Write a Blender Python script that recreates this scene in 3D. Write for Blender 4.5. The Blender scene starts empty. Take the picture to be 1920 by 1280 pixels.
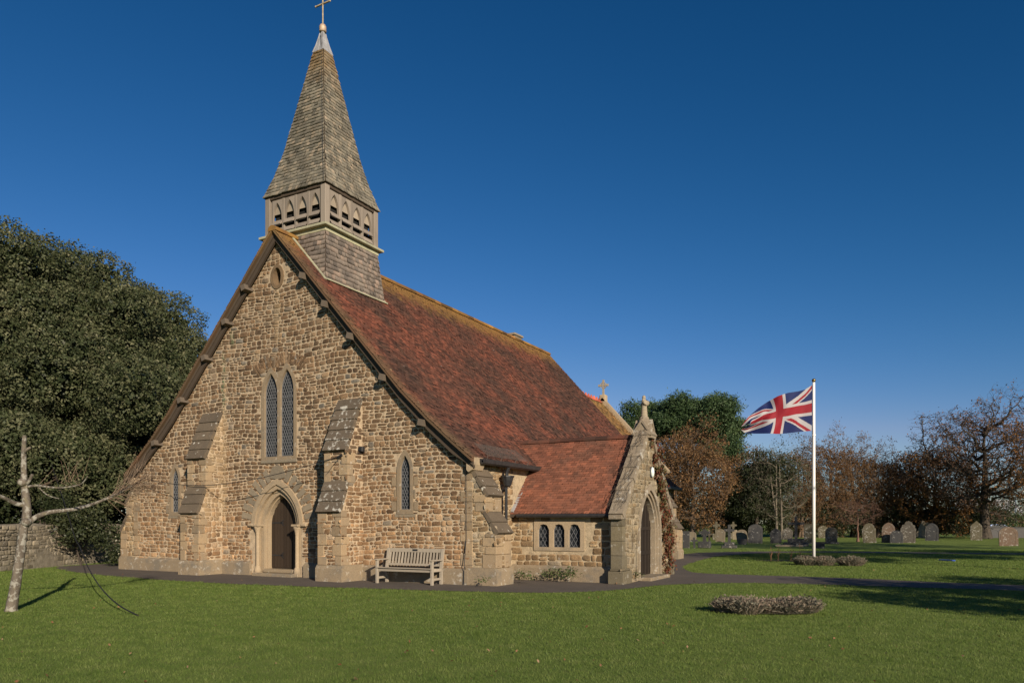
import bpy, bmesh, math, random
import numpy as np
from mathutils import Vector, Matrix
from mathutils.geometry import tessellate_polygon
SC = bpy.context.scene
COL = SC.collection
R = math.radians
random.seed(7)
RNG = np.random.default_rng(11)

# ---------------------------------------------------------------- camera
cam_d = bpy.data.cameras.new('camera')
cam = bpy.data.objects.new('camera', cam_d); COL.objects.link(cam)
cam.location = (17.011, -16.636, 1.6)
cam.rotation_euler = (R(90), 0, R(28.436))
cam_d.sensor_fit = 'HORIZONTAL'; cam_d.sensor_width = 36.0
cam_d.lens = 26.437; cam_d.shift_y = 0.1774
cam_d.clip_start = 0.1; cam_d.clip_end = 6000
SC.camera = cam

# ---------------------------------------------------------------- sky, sun, exposure
SUN_DIR = Vector((0.801, -0.597, 0)).normalized() * math.cos(R(20)) + Vector((0, 0, math.sin(R(20))))
world = bpy.data.worlds.new('World'); SC.world = world; world.use_nodes = True
nt = world.node_tree; nt.nodes.clear()
sky = nt.nodes.new('ShaderNodeTexSky'); sky.sky_type = 'NISHITA'; sky.sun_disc = False
sky.sun_elevation = R(20); sky.sun_rotation = math.atan2(SUN_DIR.x, SUN_DIR.y)
sky.altitude = 0; sky.air_density = 1.0; sky.dust_density = 0.0; sky.ozone_density = 5.0
bg = nt.nodes.new('ShaderNodeBackground'); bg.inputs['Strength'].default_value = 0.060
wo = nt.nodes.new('ShaderNodeOutputWorld')
# deep polarised blue: each channel falls off faster towards the dark part of the sky
sp_ = nt.nodes.new('ShaderNodeSeparateColor'); cb_ = nt.nodes.new('ShaderNodeCombineColor'); nt.links.new(sky.outputs[0], sp_.inputs[0])
for i_, (g_, a_) in enumerate(((2.42, 8.7), (1.355, 1.225), (1.287, 1.21))):
    s1 = nt.nodes.new('ShaderNodeMath'); s1.operation = 'MULTIPLY'; s1.inputs[1].default_value = .085; nt.links.new(sp_.outputs[i_], s1.inputs[0])
    p1 = nt.nodes.new('ShaderNodeMath'); p1.operation = 'POWER'; p1.inputs[1].default_value = g_; nt.links.new(s1.outputs[0], p1.inputs[0])
    m1 = nt.nodes.new('ShaderNodeMath'); m1.operation = 'MULTIPLY'; m1.inputs[1].default_value = a_; nt.links.new(p1.outputs[0], m1.inputs[0])
    n1_ = nt.nodes.new('ShaderNodeMath'); n1_.operation = 'MINIMUM'; nt.links.new(m1.outputs[0], n1_.inputs[0]); nt.links.new(s1.outputs[0], n1_.inputs[1])
    d1_ = nt.nodes.new('ShaderNodeMath'); d1_.operation = 'DIVIDE'; d1_.inputs[1].default_value = .085; nt.links.new(n1_.outputs[0], d1_.inputs[0]); nt.links.new(d1_.outputs[0], cb_.inputs[i_])
nt.links.new(cb_.outputs[0], bg.inputs[0]); nt.links.new(bg.outputs[0], wo.inputs[0])
sun_d = bpy.data.lights.new('sun', 'SUN'); sun_d.energy = 4.6; sun_d.angle = R(0.5); sun_d.color = (1.0, 0.86, 0.68)
sun = bpy.data.objects.new('sun', sun_d); COL.objects.link(sun)
sun.rotation_euler = (-SUN_DIR).to_track_quat('-Z', 'Y').to_euler()
sun.location = (40, -30, 30)
SC.view_settings.view_transform = 'Standard'; SC.view_settings.look = 'None'
SC.view_settings.exposure = 0.5; SC.view_settings.gamma = 1.0

# ---------------------------------------------------------------- mesh builder
class MB:
    def __init__(self): self.v = []; self.f = []; self.m = []
    def add(self, vs, fs, mi=0):
        b = len(self.v); self.v.extend([tuple(p) for p in vs])
        self.f.extend([tuple(i + b for i in f) for f in fs]); self.m.extend([mi] * len(fs)); return self
    def box(self, x0, x1, y0, y1, z0, z1, mi=0, bev=0.0):
        if bev > 0:
            b = min(bev, abs(x1-x0)*.4, abs(y1-y0)*.4, abs(z1-z0)*.4)
            bm = bmesh.new(); bmesh.ops.create_cube(bm, size=1)
            for q in bm.verts: q.co = ((x0+x1)/2 + q.co.x*(x1-x0), (y0+y1)/2 + q.co.y*(y1-y0), (z0+z1)/2 + q.co.z*(z1-z0))
            bmesh.ops.bevel(bm, geom=bm.edges[:], offset=b, segments=1, affect='EDGES')
            bm.verts.index_update()
            self.add([q.co[:] for q in bm.verts], [[q.index for q in f.verts] for f in bm.faces], mi); bm.free(); return self
        vs = [(x0,y0,z0),(x1,y0,z0),(x1,y1,z0),(x0,y1,z0),(x0,y0,z1),(x1,y0,z1),(x1,y1,z1),(x0,y1,z1)]
        return self.add(vs, [(3,2,1,0),(4,5,6,7),(0,1,5,4),(1,2,6,5),(2,3,7,6),(3,0,4,7)], mi)
    def bar(self, p, q, w, h=None, mi=0, up=(0,0,1)):
        h = h or w; p = Vector(p); q = Vector(q); d = (q-p).normalized(); u = Vector(up)
        if abs(d.dot(u)) > .98: u = Vector((1,0,0))
        s = d.cross(u).normalized(); u = s.cross(d)
        vs = []
        for c in (p, q):
            for a, b in ((-1,-1),(1,-1),(1,1),(-1,1)): vs.append(c + s*(a*w/2) + u*(b*h/2))
        return self.add(vs, [(0,1,2,3),(7,6,5,4),(0,4,5,1),(1,5,6,2),(2,6,7,3),(3,7,4,0)], mi)
    def tube(self, pts, rad, n=8, mi=0, caps=True):
        pts = [Vector(p) for p in pts]; k = len(pts)
        rad = [rad]*k if isinstance(rad, (int, float)) else rad
        vs = []; fs = []; ref = None
        for i, p in enumerate(pts):
            d = (pts[min(i+1,k-1)] - pts[max(i-1,0)]).normalized()
            if ref is None: ref = Vector((0,0,1)) if abs(d.z) < .9 else Vector((1,0,0))
            s = d.cross(ref).normalized(); u = s.cross(d).normalized(); ref = u
            for j in range(n):
                a = 2*math.pi*j/n; vs.append(p + (s*math.cos(a) + u*math.sin(a))*rad[i])
        for i in range(k-1):
            for j in range(n): fs.append((i*n+j, i*n+(j+1)%n, (i+1)*n+(j+1)%n, (i+1)*n+j))
        if caps: fs.append(tuple(range(n-1,-1,-1))); fs.append(tuple((k-1)*n+j for j in range(n)))
        return self.add(vs, fs, mi)
    def lathe(self, prof, n=16, c=(0,0,0), mi=0, sx=1, sy=1):
        vs = []; fs = []
        for r, z in prof:
            for j in range(n):
                a = 2*math.pi*j/n; vs.append((c[0]+r*math.cos(a)*sx, c[1]+r*math.sin(a)*sy, c[2]+z))
        for i in range(len(prof)-1):
            for j in range(n): fs.append((i*n+j, i*n+(j+1)%n, (i+1)*n+(j+1)%n, (i+1)*n+j))
        fs.append(tuple(range(n-1,-1,-1))); fs.append(tuple((len(prof)-1)*n+j for j in range(n)))
        return self.add(vs, fs, mi)
    def plate(self, outer, holes, c0, c1, fn, mi=0):
        loops = [list(outer)] + [list(h) for h in holes]
        tri = tessellate_polygon([[Vector((a, b, 0)) for a, b in l] for l in loops])
        flat = [p for l in loops for p in l]; n = len(flat)
        vs = [fn(a, b, c0) for a, b in flat] + [fn(a, b, c1) for a, b in flat]
        fs = [tuple(t) for t in tri] + [tuple(i+n for i in reversed(t)) for t in tri]
        b = 0
        for l in loops:
            k = len(l)
            for i in range(k): fs.append((b+i, b+(i+1)%k, b+(i+1)%k+n, b+i+n))
            b += k
        return self.add(vs, fs, mi)
    def ball(self, c, r, n=10, mi=0, s=(1,1,1)):
        prof = [(max(.001, math.sin(math.pi*i/n)), -math.cos(math.pi*i/n)) for i in range(n+1)]
        b = len(self.v); self.lathe(prof, n+4, (0,0,0), mi)
        for i in range(b, len(self.v)):
            p = self.v[i]; self.v[i] = (c[0]+p[0]*r*s[0], c[1]+p[1]*r*s[1], c[2]+p[2]*r*s[2])
        return self
    def build(self, name, mats, parent=None, smooth=False, fix=True, loc=None):
        o = mesh_obj(name, np.array(self.v, dtype=np.float64), self.f, mats, parent, smooth, fix, self.m, loc)
        if isinstance(mats, (list, tuple)) and len(mats) > 1: o.data.polygons.foreach_set('use_smooth', np.array(self.m) == 1)
        return o

def mesh_obj(name, V, F, mats, parent=None, smooth=False, fix=False, mi=None, loc=None):
    me = bpy.data.meshes.new(name)
    me.from_pydata([tuple(p) for p in V], [], F)
    finish(me, mats, smooth, fix, mi)
    o = bpy.data.objects.new(name, me); COL.objects.link(o)
    if parent is not None: o.parent = parent
    if loc is not None: o.location = loc
    return o
def finish(me, mats, smooth, fix, mi):
    if fix:
        bm = bmesh.new(); bm.from_mesh(me); bmesh.ops.recalc_face_normals(bm, faces=bm.faces[:]); bm.to_mesh(me); bm.free()
    if not isinstance(mats, (list, tuple)): mats = [mats]
    for m in mats: me.materials.append(m)
    if mi is not None and len(mats) > 1: me.polygons.foreach_set('material_index', np.array(mi, dtype=np.int32))
    if smooth: me.polygons.foreach_set('use_smooth', np.ones(len(me.polygons), dtype=bool))
    box_uv(me)
def box_uv(me):
    n = len(me.loops)
    if n == 0: return
    me.update()
    co = np.empty(len(me.vertices)*3); me.vertices.foreach_get('co', co); co = co.reshape(-1,3)
    nr = np.empty(len(me.polygons)*3); me.polygons.foreach_get('normal', nr); nr = np.abs(nr.reshape(-1,3))
    tot = np.empty(len(me.polygons), dtype=np.int32); me.polygons.foreach_get('loop_total', tot)
    li = np.empty(n, dtype=np.int32); me.loops.foreach_get('vertex_index', li)
    ln = np.repeat(nr, tot, axis=0); c = co[li]
    flat = ln[:,2] > .75; xx = (ln[:,0] > ln[:,1]) & ~flat
    u = np.where(xx, c[:,1] + 31.3, c[:,0]); v = np.where(flat, c[:,1], c[:,2])
    uv = me.uv_layers.new(name='UVMap'); uv.data.foreach_set('uv', np.stack([u, v], 1).ravel().astype(np.float32))

def quads_obj(name, V, mats, parent=None, k=4, mi=None, smooth=False, loc=None):
    """V: (n*k,3) float array, each k verts one face"""
    V = np.asarray(V, dtype=np.float32).reshape(-1,3); n = len(V)//k
    me = bpy.data.meshes.new(name)
    me.vertices.add(len(V)); me.vertices.foreach_set('co', V.ravel())
    me.loops.add(n*k); me.loops.foreach_set('vertex_index', np.arange(n*k, dtype=np.int32))
    me.polygons.add(n); me.polygons.foreach_set('loop_start', np.arange(0, n*k, k, dtype=np.int32))
    me.polygons.foreach_set('loop_total', np.full(n, k, dtype=np.int32))
    me.update(calc_edges=True); me.validate()
    for m in (mats if isinstance(mats, (list, tuple)) else [mats]): me.materials.append(m)
    if mi is not None: me.polygons.foreach_set('material_index', np.asarray(mi, dtype=np.int32))
    o = bpy.data.objects.new(name, me); COL.objects.link(o)
    if parent is not None: o.parent = parent
    if loc is not None: o.location = loc
    return o
def joined(name, VF, mats, parent=None, mi=None, smooth=False):
    """VF: list of (V array, F int array (n,4) or (n,3))"""
    b = 0; Vs = []; L = []; T = []
    for V, F in VF:
        Vs.append(V); L.append((F + b).ravel()); T.append(np.full(len(F), F.shape[1], dtype=np.int32)); b += len(V)
    V = np.concatenate(Vs).astype(np.float32); L = np.concatenate(L).astype(np.int32); T = np.concatenate(T)
    me = bpy.data.meshes.new(name)
    me.vertices.add(len(V)); me.vertices.foreach_set('co', V.ravel())
    me.loops.add(len(L)); me.loops.foreach_set('vertex_index', L)
    me.polygons.add(len(T)); st = np.zeros(len(T), dtype=np.int32); st[1:] = np.cumsum(T)[:-1]
    me.polygons.foreach_set('loop_start', st); me.polygons.foreach_set('loop_total', T)
    me.update(calc_edges=True)
    for m in (mats if isinstance(mats, (list, tuple)) else [mats]): me.materials.append(m)
    if mi is not None: me.polygons.foreach_set('material_index', np.asarray(mi, dtype=np.int32))
    if smooth: me.polygons.foreach_set('use_smooth', np.ones(len(T), dtype=bool))
    o = bpy.data.objects.new(name, me); COL.objects.link(o)
    if parent is not None: o.parent = parent
    return o

def thing(name, label, cat, loc=(0,0,0), rz=0, group=None):
    o = bpy.data.objects.new(name, None); COL.objects.link(o); o.empty_display_size = .3
    o.location = loc; o.rotation_euler = (0,0,rz)
    return tag(o, label, cat, group)
def tag(o, label, cat, group=None):
    o['label'] = label; o['category'] = cat
    if group: o['group'] = group
    return o
def struct(o): o['kind'] = 'structure'; return o
def stuff(o, label, cat): o['kind'] = 'stuff'; return tag(o, label, cat)

# ---------------------------------------------------------------- node helpers
def mat(name):
    m = bpy.data.materials.new(name); m.use_nodes = True; nt = m.node_tree; nt.nodes.clear()
    out = nt.nodes.new('ShaderNodeOutputMaterial'); b = nt.nodes.new('ShaderNodeBsdfPrincipled')
    nt.links.new(b.outputs[0], out.inputs[0]); b.inputs['Roughness'].default_value = .9
    b.inputs['Specular IOR Level'].default_value = .25
    return m, nt, b
def N(nt, t, **kw):
    n = nt.nodes.new(t)
    for k, v in kw.items():
        if hasattr(n, k): setattr(n, k, v)
        else: n.inputs[k.replace('_', ' ')].default_value = v
    return n
def lk(nt, a, b): nt.links.new(a, b)
def mth(nt, op, a, b=None, c=None):
    n = nt.nodes.new('ShaderNodeMath'); n.operation = op
    for i, x in enumerate((a, b, c)):
        if x is None: continue
        if isinstance(x, (int, float)): n.inputs[i].default_value = x
        else: nt.links.new(x, n.inputs[i])
    return n.outputs[0]
def sstep(nt, x, e0, e1):
    n = nt.nodes.new('ShaderNodeMapRange'); n.interpolation_type = 'SMOOTHSTEP'
    for k, v in (('From Min', e0), ('From Max', e1)): n.inputs[k].default_value = v
    nt.links.new(x, n.inputs['Value']); return n.outputs[0]
def mixc(nt, f, a, b, mode='MIX'):
    n = nt.nodes.new('ShaderNodeMix'); n.data_type = 'RGBA'; n.blend_type = mode
    for s, x in ((0, f), (6, a), (7, b)):
        if isinstance(x, (int, float)): n.inputs[s].default_value = x
        elif isinstance(x, tuple): n.inputs[s].default_value = (*x, 1) if len(x) == 3 else x
        else: nt.links.new(x, n.inputs[s])
    return n.outputs[2]
def ramp(nt, f, stops, const=False):
    n = nt.nodes.new('ShaderNodeValToRGB'); cr = n.color_ramp
    if const: cr.interpolation = 'CONSTANT'
    cr.elements[0].position = stops[0][0]; cr.elements[0].color = (*stops[0][1], 1)
    cr.elements[1].position = stops[-1][0]; cr.elements[1].color = (*stops[-1][1], 1)
    for p, c in stops[1:-1]:
        e = cr.elements.new(p); e.color = (*c, 1)
    nt.links.new(f, n.inputs[0]); return n.outputs[0]
def noise(nt, vec, scale, detail=4, rough=.55, dim='3D'):
    n = nt.nodes.new('ShaderNodeTexNoise'); n.noise_dimensions = dim
    n.inputs['Scale'].default_value = scale; n.inputs['Detail'].default_value = detail; n.inputs['Roughness'].default_value = rough
    if vec is not None: nt.links.new(vec, n.inputs['Vector'])
    return n
def obj_co(nt): return nt.nodes.new('ShaderNodeTexCoord').outputs['Object']
def uv_co(nt): return nt.nodes.new('ShaderNodeTexCoord').outputs['UV']
def geo_pos(nt): return nt.nodes.new('ShaderNodeNewGeometry').outputs['Position']
def island(nt): return nt.nodes.new('ShaderNodeNewGeometry').outputs['Random Per Island']
def vscale(nt, v, s):
    n = nt.nodes.new('ShaderNodeVectorMath'); n.operation = 'MULTIPLY'; nt.links.new(v, n.inputs[0]); n.inputs[1].default_value = s; return n.outputs[0]
def bump(nt, b, h, strength=.5, dist=.02):
    n = nt.nodes.new('ShaderNodeBump'); n.inputs['Strength'].default_value = strength; n.inputs['Distance'].default_value = dist
    nt.links.new(h, n.inputs['Height']); nt.links.new(n.outputs[0], b.inputs['Normal']); return n

# ---------------------------------------------------------------- materials
def rubble_mat(name, sx, sz, cols, mortar, facade=False, bumpd=.028, rnd=.7):
    m, nt, b = mat(name); uv = uv_co(nt)
    n1 = noise(nt, uv, 2.6, 3); n2 = noise(nt, uv, 14, 3)
    d1 = nt.nodes.new('ShaderNodeVectorMath'); d1.operation = 'MULTIPLY_ADD'
    lk(nt, n1.outputs['Color'], d1.inputs[0]); d1.inputs[1].default_value = (.16,.07,0); lk(nt, uv, d1.inputs[2])
    d2 = nt.nodes.new('ShaderNodeVectorMath'); d2.operation = 'MULTIPLY_ADD'
    lk(nt, n2.outputs['Color'], d2.inputs[0]); d2.inputs[1].default_value = (.04,.022,0); lk(nt, d1.outputs[0], d2.inputs[2])
    v = vscale(nt, d2.outputs[0], (sx, sz, 1))
    ve = N(nt, 'ShaderNodeTexVoronoi', voronoi_dimensions='2D', feature='DISTANCE_TO_EDGE'); vc = N(nt, 'ShaderNodeTexVoronoi', voronoi_dimensions='2D', feature='F1')
    for q in (ve, vc): q.inputs['Scale'].default_value = 1; q.inputs['Randomness'].default_value = rnd; lk(nt, v, q.inputs['Vector'])
    sep = nt.nodes.new('ShaderNodeSeparateColor'); lk(nt, vc.outputs['Color'], sep.inputs[0])
    dist = mth(nt, 'ADD', ve.outputs['Distance'], mth(nt, 'MULTIPLY', mth(nt, 'SUBTRACT', noise(nt, uv, 30, 2).outputs[0], .5), .07))
    stone_m = sstep(nt, dist, .04, .12)
    col = ramp(nt, sep.outputs[0], cols)
    grain = noise(nt, uv, 22, 5, .7)
    col = mixc(nt, 1, col, ramp(nt, grain.outputs[0], [(.25, (.62,.62,.62)), (.75, (1.28,1.25,1.2))]), 'MULTIPLY')
    big = noise(nt, uv, .55, 3)
    col = mixc(nt, 1, col, ramp(nt, big.outputs[0], [(.3, (.8,.78,.76)), (.7, (1.15,1.13,1.1))]), 'MULTIPLY')
    mo = mixc(nt, noise(nt, uv, 9, 3).outputs[0], mortar, tuple(c*.68 for c in mortar))
    if facade:
        sp = nt.nodes.new('ShaderNodeSeparateXYZ'); lk(nt, uv, sp.inputs[0])
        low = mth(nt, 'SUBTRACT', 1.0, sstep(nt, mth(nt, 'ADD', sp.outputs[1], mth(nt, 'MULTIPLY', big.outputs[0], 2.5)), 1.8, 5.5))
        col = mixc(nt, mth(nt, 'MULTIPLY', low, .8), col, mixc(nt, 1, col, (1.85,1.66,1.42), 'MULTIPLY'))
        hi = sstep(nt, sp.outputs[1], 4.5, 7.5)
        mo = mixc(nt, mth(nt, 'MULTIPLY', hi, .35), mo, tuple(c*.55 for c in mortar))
        wob = mth(nt, 'MULTIPLY', mth(nt, 'SUBTRACT', noise(nt, uv, 3.5, 4).outputs[0], .5), .30)
        def stain(x0, w, z0, z1, z2, z3):
            dx = mth(nt, 'ABSOLUTE', mth(nt, 'SUBTRACT', mth(nt, 'ADD', sp.outputs[0], wob), x0))
            a = mth(nt, 'SUBTRACT', 1.0, sstep(nt, dx, w*.5, w*1.3))
            return mth(nt, 'MULTIPLY', a, mth(nt, 'MULTIPLY', sstep(nt, sp.outputs[1], z0, z1), mth(nt, 'SUBTRACT', 1.0, sstep(nt, sp.outputs[1], z2, z3))))
        s1 = mth(nt, 'MULTIPLY', stain(-2.35, .11, .8, 2.2, 5.6, 7.3), .5)
        s2 = mth(nt, 'MULTIPLY', stain(-.05, .13, 6.9, 7.2, 8.7, 9.1), .28)
        col = mixc(nt, mth(nt, 'MAXIMUM', s1, s2), col, (.40,.29,.15))
        gr = mth(nt, 'MULTIPLY', stain(-2.40, .06, 4.9, 5.4, 6.7, 7.3), sstep(nt, noise(nt, uv, 9, 3).outputs[0], .42, .55))
        gr2 = mth(nt, 'MULTIPLY', stain(-2.0, .07, 7.1, 7.25, 7.5, 7.7), .6)
    spot = sstep(nt, noise(nt, uv, 5.5, 2).outputs[0], .69, .72)
    spot2 = sstep(nt, noise(nt, vscale(nt, uv, (1,1.3,1)), 3.1, 3).outputs[0], .70, .74)
    col = mixc(nt, mth(nt, 'MULTIPLY', spot2, .6), col, (.36,.34,.31))
    full = mixc(nt, stone_m, mo, col)
    full = mixc(nt, mth(nt, 'MULTIPLY', spot, .55), full, (.48,.46,.41))
    if facade: full = mixc(nt, mth(nt, 'MULTIPLY', mth(nt, 'MAXIMUM', gr, gr2), .85), full, (.10,.14,.075))
    lk(nt, full, b.inputs['Base Color'])
    h = mth(nt, 'ADD', sstep(nt, dist, .05, .20), mth(nt, 'MULTIPLY', grain.outputs[0], .8))
    h = mth(nt, 'ADD', h, mth(nt, 'MULTIPLY', sep.outputs[1], .35))
    bump(nt, b, h, .6, bumpd)
    return m
BROWN = [(0,(.088,.056,.034)),(.25,(.150,.096,.056)),(.5,(.195,.128,.076)),(.72,(.128,.086,.054)),(.88,(.245,.172,.108)),(1,(.165,.148,.125))]
TANC = [(0,(.165,.108,.058)),(.3,(.27,.185,.104)),(.6,(.22,.150,.086)),(.8,(.34,.25,.150)),(1,(.24,.21,.165))]
M = {}
M['rubble'] = rubble_mat('rubble_facade', 3.9, 9.3, BROWN, (.51,.395,.275), True, rnd=.68)
M['rubble_side'] = rubble_mat('rubble_side', 3.3, 7.4, TANC, (.46,.36,.23))
M['rubble_grey'] = rubble_mat('rubble_boundary', 4.6, 7.6, [(0,(.165,.145,.108)),(.5,(.20,.175,.13)),(1,(.235,.21,.165))], (.26,.23,.175), rnd=.9)
M['rubble_porch'] = rubble_mat('rubble_porch_gable', 2.8, 4.2, [(0,(.24,.19,.12)),(.5,(.33,.27,.18)),(1,(.38,.33,.25))], (.36,.31,.225))

def stones_mat(name, cols, facade=False):
    m, nt, b = mat(name); co = obj_co(nt); i = island(nt); sp = nt.nodes.new('ShaderNodeSeparateXYZ'); lk(nt, co, sp.inputs[0])
    col = ramp(nt, i, cols)
    wn = nt.nodes.new('ShaderNodeTexWhiteNoise'); wn.noise_dimensions = '1D'; lk(nt, mth(nt, 'MULTIPLY', i, 917.0), wn.inputs['W'])
    col = mixc(nt, 1, col, ramp(nt, wn.outputs[0], [(0,(.72,.72,.72)),(.5,(1,1,1)),(1,(1.32,1.30,1.26))]), 'MULTIPLY')
    g1 = noise(nt, co, 7, 5, .65); g2 = noise(nt, co, 34, 5, .72)
    col = mixc(nt, 1, col, ramp(nt, g1.outputs[0], [(.25,(.66,.66,.68)),(.5,(1,1,1)),(.75,(1.32,1.26,1.18))]), 'MULTIPLY')
    col = mixc(nt, 1, col, ramp(nt, g2.outputs[0], [(.28,(.58,.58,.58)),(.72,(1.38,1.36,1.32))]), 'MULTIPLY')
    big = noise(nt, co, .55, 3)
    if facade:
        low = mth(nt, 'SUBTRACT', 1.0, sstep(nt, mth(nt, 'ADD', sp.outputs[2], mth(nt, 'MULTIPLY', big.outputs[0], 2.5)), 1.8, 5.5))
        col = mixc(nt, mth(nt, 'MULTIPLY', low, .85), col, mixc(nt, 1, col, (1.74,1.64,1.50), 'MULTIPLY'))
        wob = mth(nt, 'MULTIPLY', mth(nt, 'SUBTRACT', noise(nt, co, 3.5, 4).outputs[0], .5), .30)
        def stain(x0, w, z0, z1, z2, z3):
            dx = mth(nt, 'ABSOLUTE', mth(nt, 'SUBTRACT', mth(nt, 'ADD', sp.outputs[0], wob), x0))
            a = mth(nt, 'SUBTRACT', 1.0, sstep(nt, dx, w*.5, w*1.3))
            return mth(nt, 'MULTIPLY', a, mth(nt, 'MULTIPLY', sstep(nt, sp.outputs[2], z0, z1), mth(nt, 'SUBTRACT', 1.0, sstep(nt, sp.outputs[2], z2, z3))))
        s1 = mth(nt, 'MULTIPLY', stain(-2.36, .11, .8, 2.2, 5.6, 7.3), .6)
        s2 = mth(nt, 'MULTIPLY', stain(-.05, .13, 6.9, 7.2, 8.7, 9.1), .35)
        col = mixc(nt, mth(nt, 'MAXIMUM', s1, s2), col, (.40,.30,.18))
    spot = sstep(nt, noise(nt, co, 3.3, 5, .6).outputs[0], .64, .72)
    col = mixc(nt, mth(nt, 'MULTIPLY', spot, .55), col, (.36,.34,.30))
    if facade:
        gr = mth(nt, 'MULTIPLY', stain(-2.40, .06, 4.9, 5.4, 6.7, 7.3), sstep(nt, noise(nt, co, 9, 3).outputs[0], .42, .55))
        gr2 = mth(nt, 'MULTIPLY', stain(-2.0, .07, 7.1, 7.25, 7.5, 7.7), .6)
        col = mixc(nt, mth(nt, 'MULTIPLY', mth(nt, 'MAXIMUM', gr, gr2), .85), col, (.10,.14,.075))
    lk(nt, col, b.inputs['Base Color'])
    bump(nt, b, mth(nt, 'ADD', g2.outputs[0], mth(nt, 'MULTIPLY', g1.outputs[0], 1.2)), .9, .022); return m
def mortar_mat(name, c, facade=False):
    m, nt, b = mat(name); co = obj_co(nt); n = noise(nt, co, 6, 5, .65); n2 = noise(nt, co, 45, 3, .7)
    col = mixc(nt, sstep(nt, n.outputs[0], .35, .65), c, tuple(x*.72 for x in c))
    if facade:
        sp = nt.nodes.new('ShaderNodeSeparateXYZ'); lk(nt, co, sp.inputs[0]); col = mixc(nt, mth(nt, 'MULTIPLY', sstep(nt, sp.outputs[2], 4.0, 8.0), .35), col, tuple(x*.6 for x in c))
    col = mixc(nt, 1, col, ramp(nt, n2.outputs[0], [(.3,(.75,.75,.75)),(.7,(1.2,1.2,1.2))]), 'MULTIPLY')
    lk(nt, col, b.inputs['Base Color']); bump(nt, b, mth(nt, 'ADD', n2.outputs[0], n.outputs[0]), .7, .02); return m
M['stones'] = stones_mat('stones_facade', BROWN, True); M['mortar'] = mortar_mat('mortar_facade', (.50,.39,.265), True)
M['stones_side'] = stones_mat('stones_side', TANC); M['mortar_side'] = mortar_mat('mortar_side', (.46,.365,.24))
M['stones_porch'] = stones_mat('stones_porch', [(0,(.17,.125,.075)),(.5,(.25,.20,.13)),(1,(.29,.245,.18))]); M['mortar_porch'] = mortar_mat('mortar_porch', (.33,.275,.19))
M['stones_grey'] = stones_mat('stones_boundary', [(0,(.165,.142,.104)),(.5,(.22,.19,.14)),(1,(.27,.24,.19))]); M['mortar_grey'] = mortar_mat('mortar_boundary', (.24,.21,.16))
def stone_mat(name, c1, c2, dark=(.16,.145,.12), lich=.0, grime=.45, isl=.35, lw=(.62,.66), lcol=(.62,.60,.54)):
    m, nt, b = mat(name); co = obj_co(nt)
    n = noise(nt, co, 3.2, 6, .65); col = mixc(nt, n.outputs[0], c1, c2)
    i = island(nt)
    col = mixc(nt, isl, col, mixc(nt, 1, col, ramp(nt, i, [(0,(.55,.53,.50)),(.5,(1,1,1)),(1,(1.35,1.3,1.2))]), 'MULTIPLY'))
    g = sstep(nt, noise(nt, co, 1.7, 6, .7).outputs[0], .48, .68)
    col = mixc(nt, mth(nt, 'MULTIPLY', g, grime), col, dark)
    f = noise(nt, co, 40, 4, .7)
    col = mixc(nt, 1, col, ramp(nt, f.outputs[0], [(.3,(.75,.75,.75)),(.7,(1.2,1.2,1.2))]), 'MULTIPLY')
    if lich > 0:
        l = sstep(nt, noise(nt, co, 6.5, 4, .6).outputs[0], *lw)
        col = mixc(nt, mth(nt, 'MULTIPLY', l, lich), col, lcol)
    lk(nt, col, b.inputs['Base Color'])
    bump(nt, b, mth(nt, 'ADD', f.outputs[0], noise(nt, co, 9, 4).outputs[0]), .5, .012)
    return m
M['ashlar'] = stone_mat('ashlar_tan', (.325,.245,.155), (.25,.185,.12), lich=.3, isl=.6)
M['dressed'] = stone_mat('dressed_cream', (.40,.31,.205), (.32,.245,.16), grime=.45, isl=.3)
M['surround'] = stone_mat('window_surround', (.27,.205,.135), (.20,.155,.105), lich=.25, grime=.5)
M['slab'] = stone_mat('weathering_slab', (.135,.106,.077), (.095,.076,.056), dark=(.06,.05,.038), lich=.8, lw=(.54,.66), lcol=(.50,.485,.43))
M['slab_less'] = stone_mat('weathering_slab_plain', (.145,.113,.080), (.10,.080,.058), dark=(.065,.052,.04), lich=.8, lw=(.64,.68), lcol=(.56,.54,.47))
M['coping'] = stone_mat('coping_weathered', (.285,.235,.17), (.19,.155,.115), grime=.45, lich=.45, lw=(.58,.66))
M['voussoir'] = stone_mat('voussoir_brown', (.115,.078,.047), (.155,.110,.068), dark=(.07,.05,.034), isl=1.0)
M['voussoir_grey'] = stone_mat('voussoir_grey', (.25,.21,.155), (.19,.155,.11))
M['plinth'] = stone_mat('plinth_stone', (.28,.22,.145), (.19,.15,.105), lich=.35, grime=.75, lw=(.57,.68))
M['porchpier'] = stone_mat('porch_pier', (.16,.135,.088), (.115,.098,.066), isl=.6, grime=.4, lich=.2)
M['statue'] = stone_mat('statue_stone', (.36,.30,.215), (.26,.215,.15), grime=.4)

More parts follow.
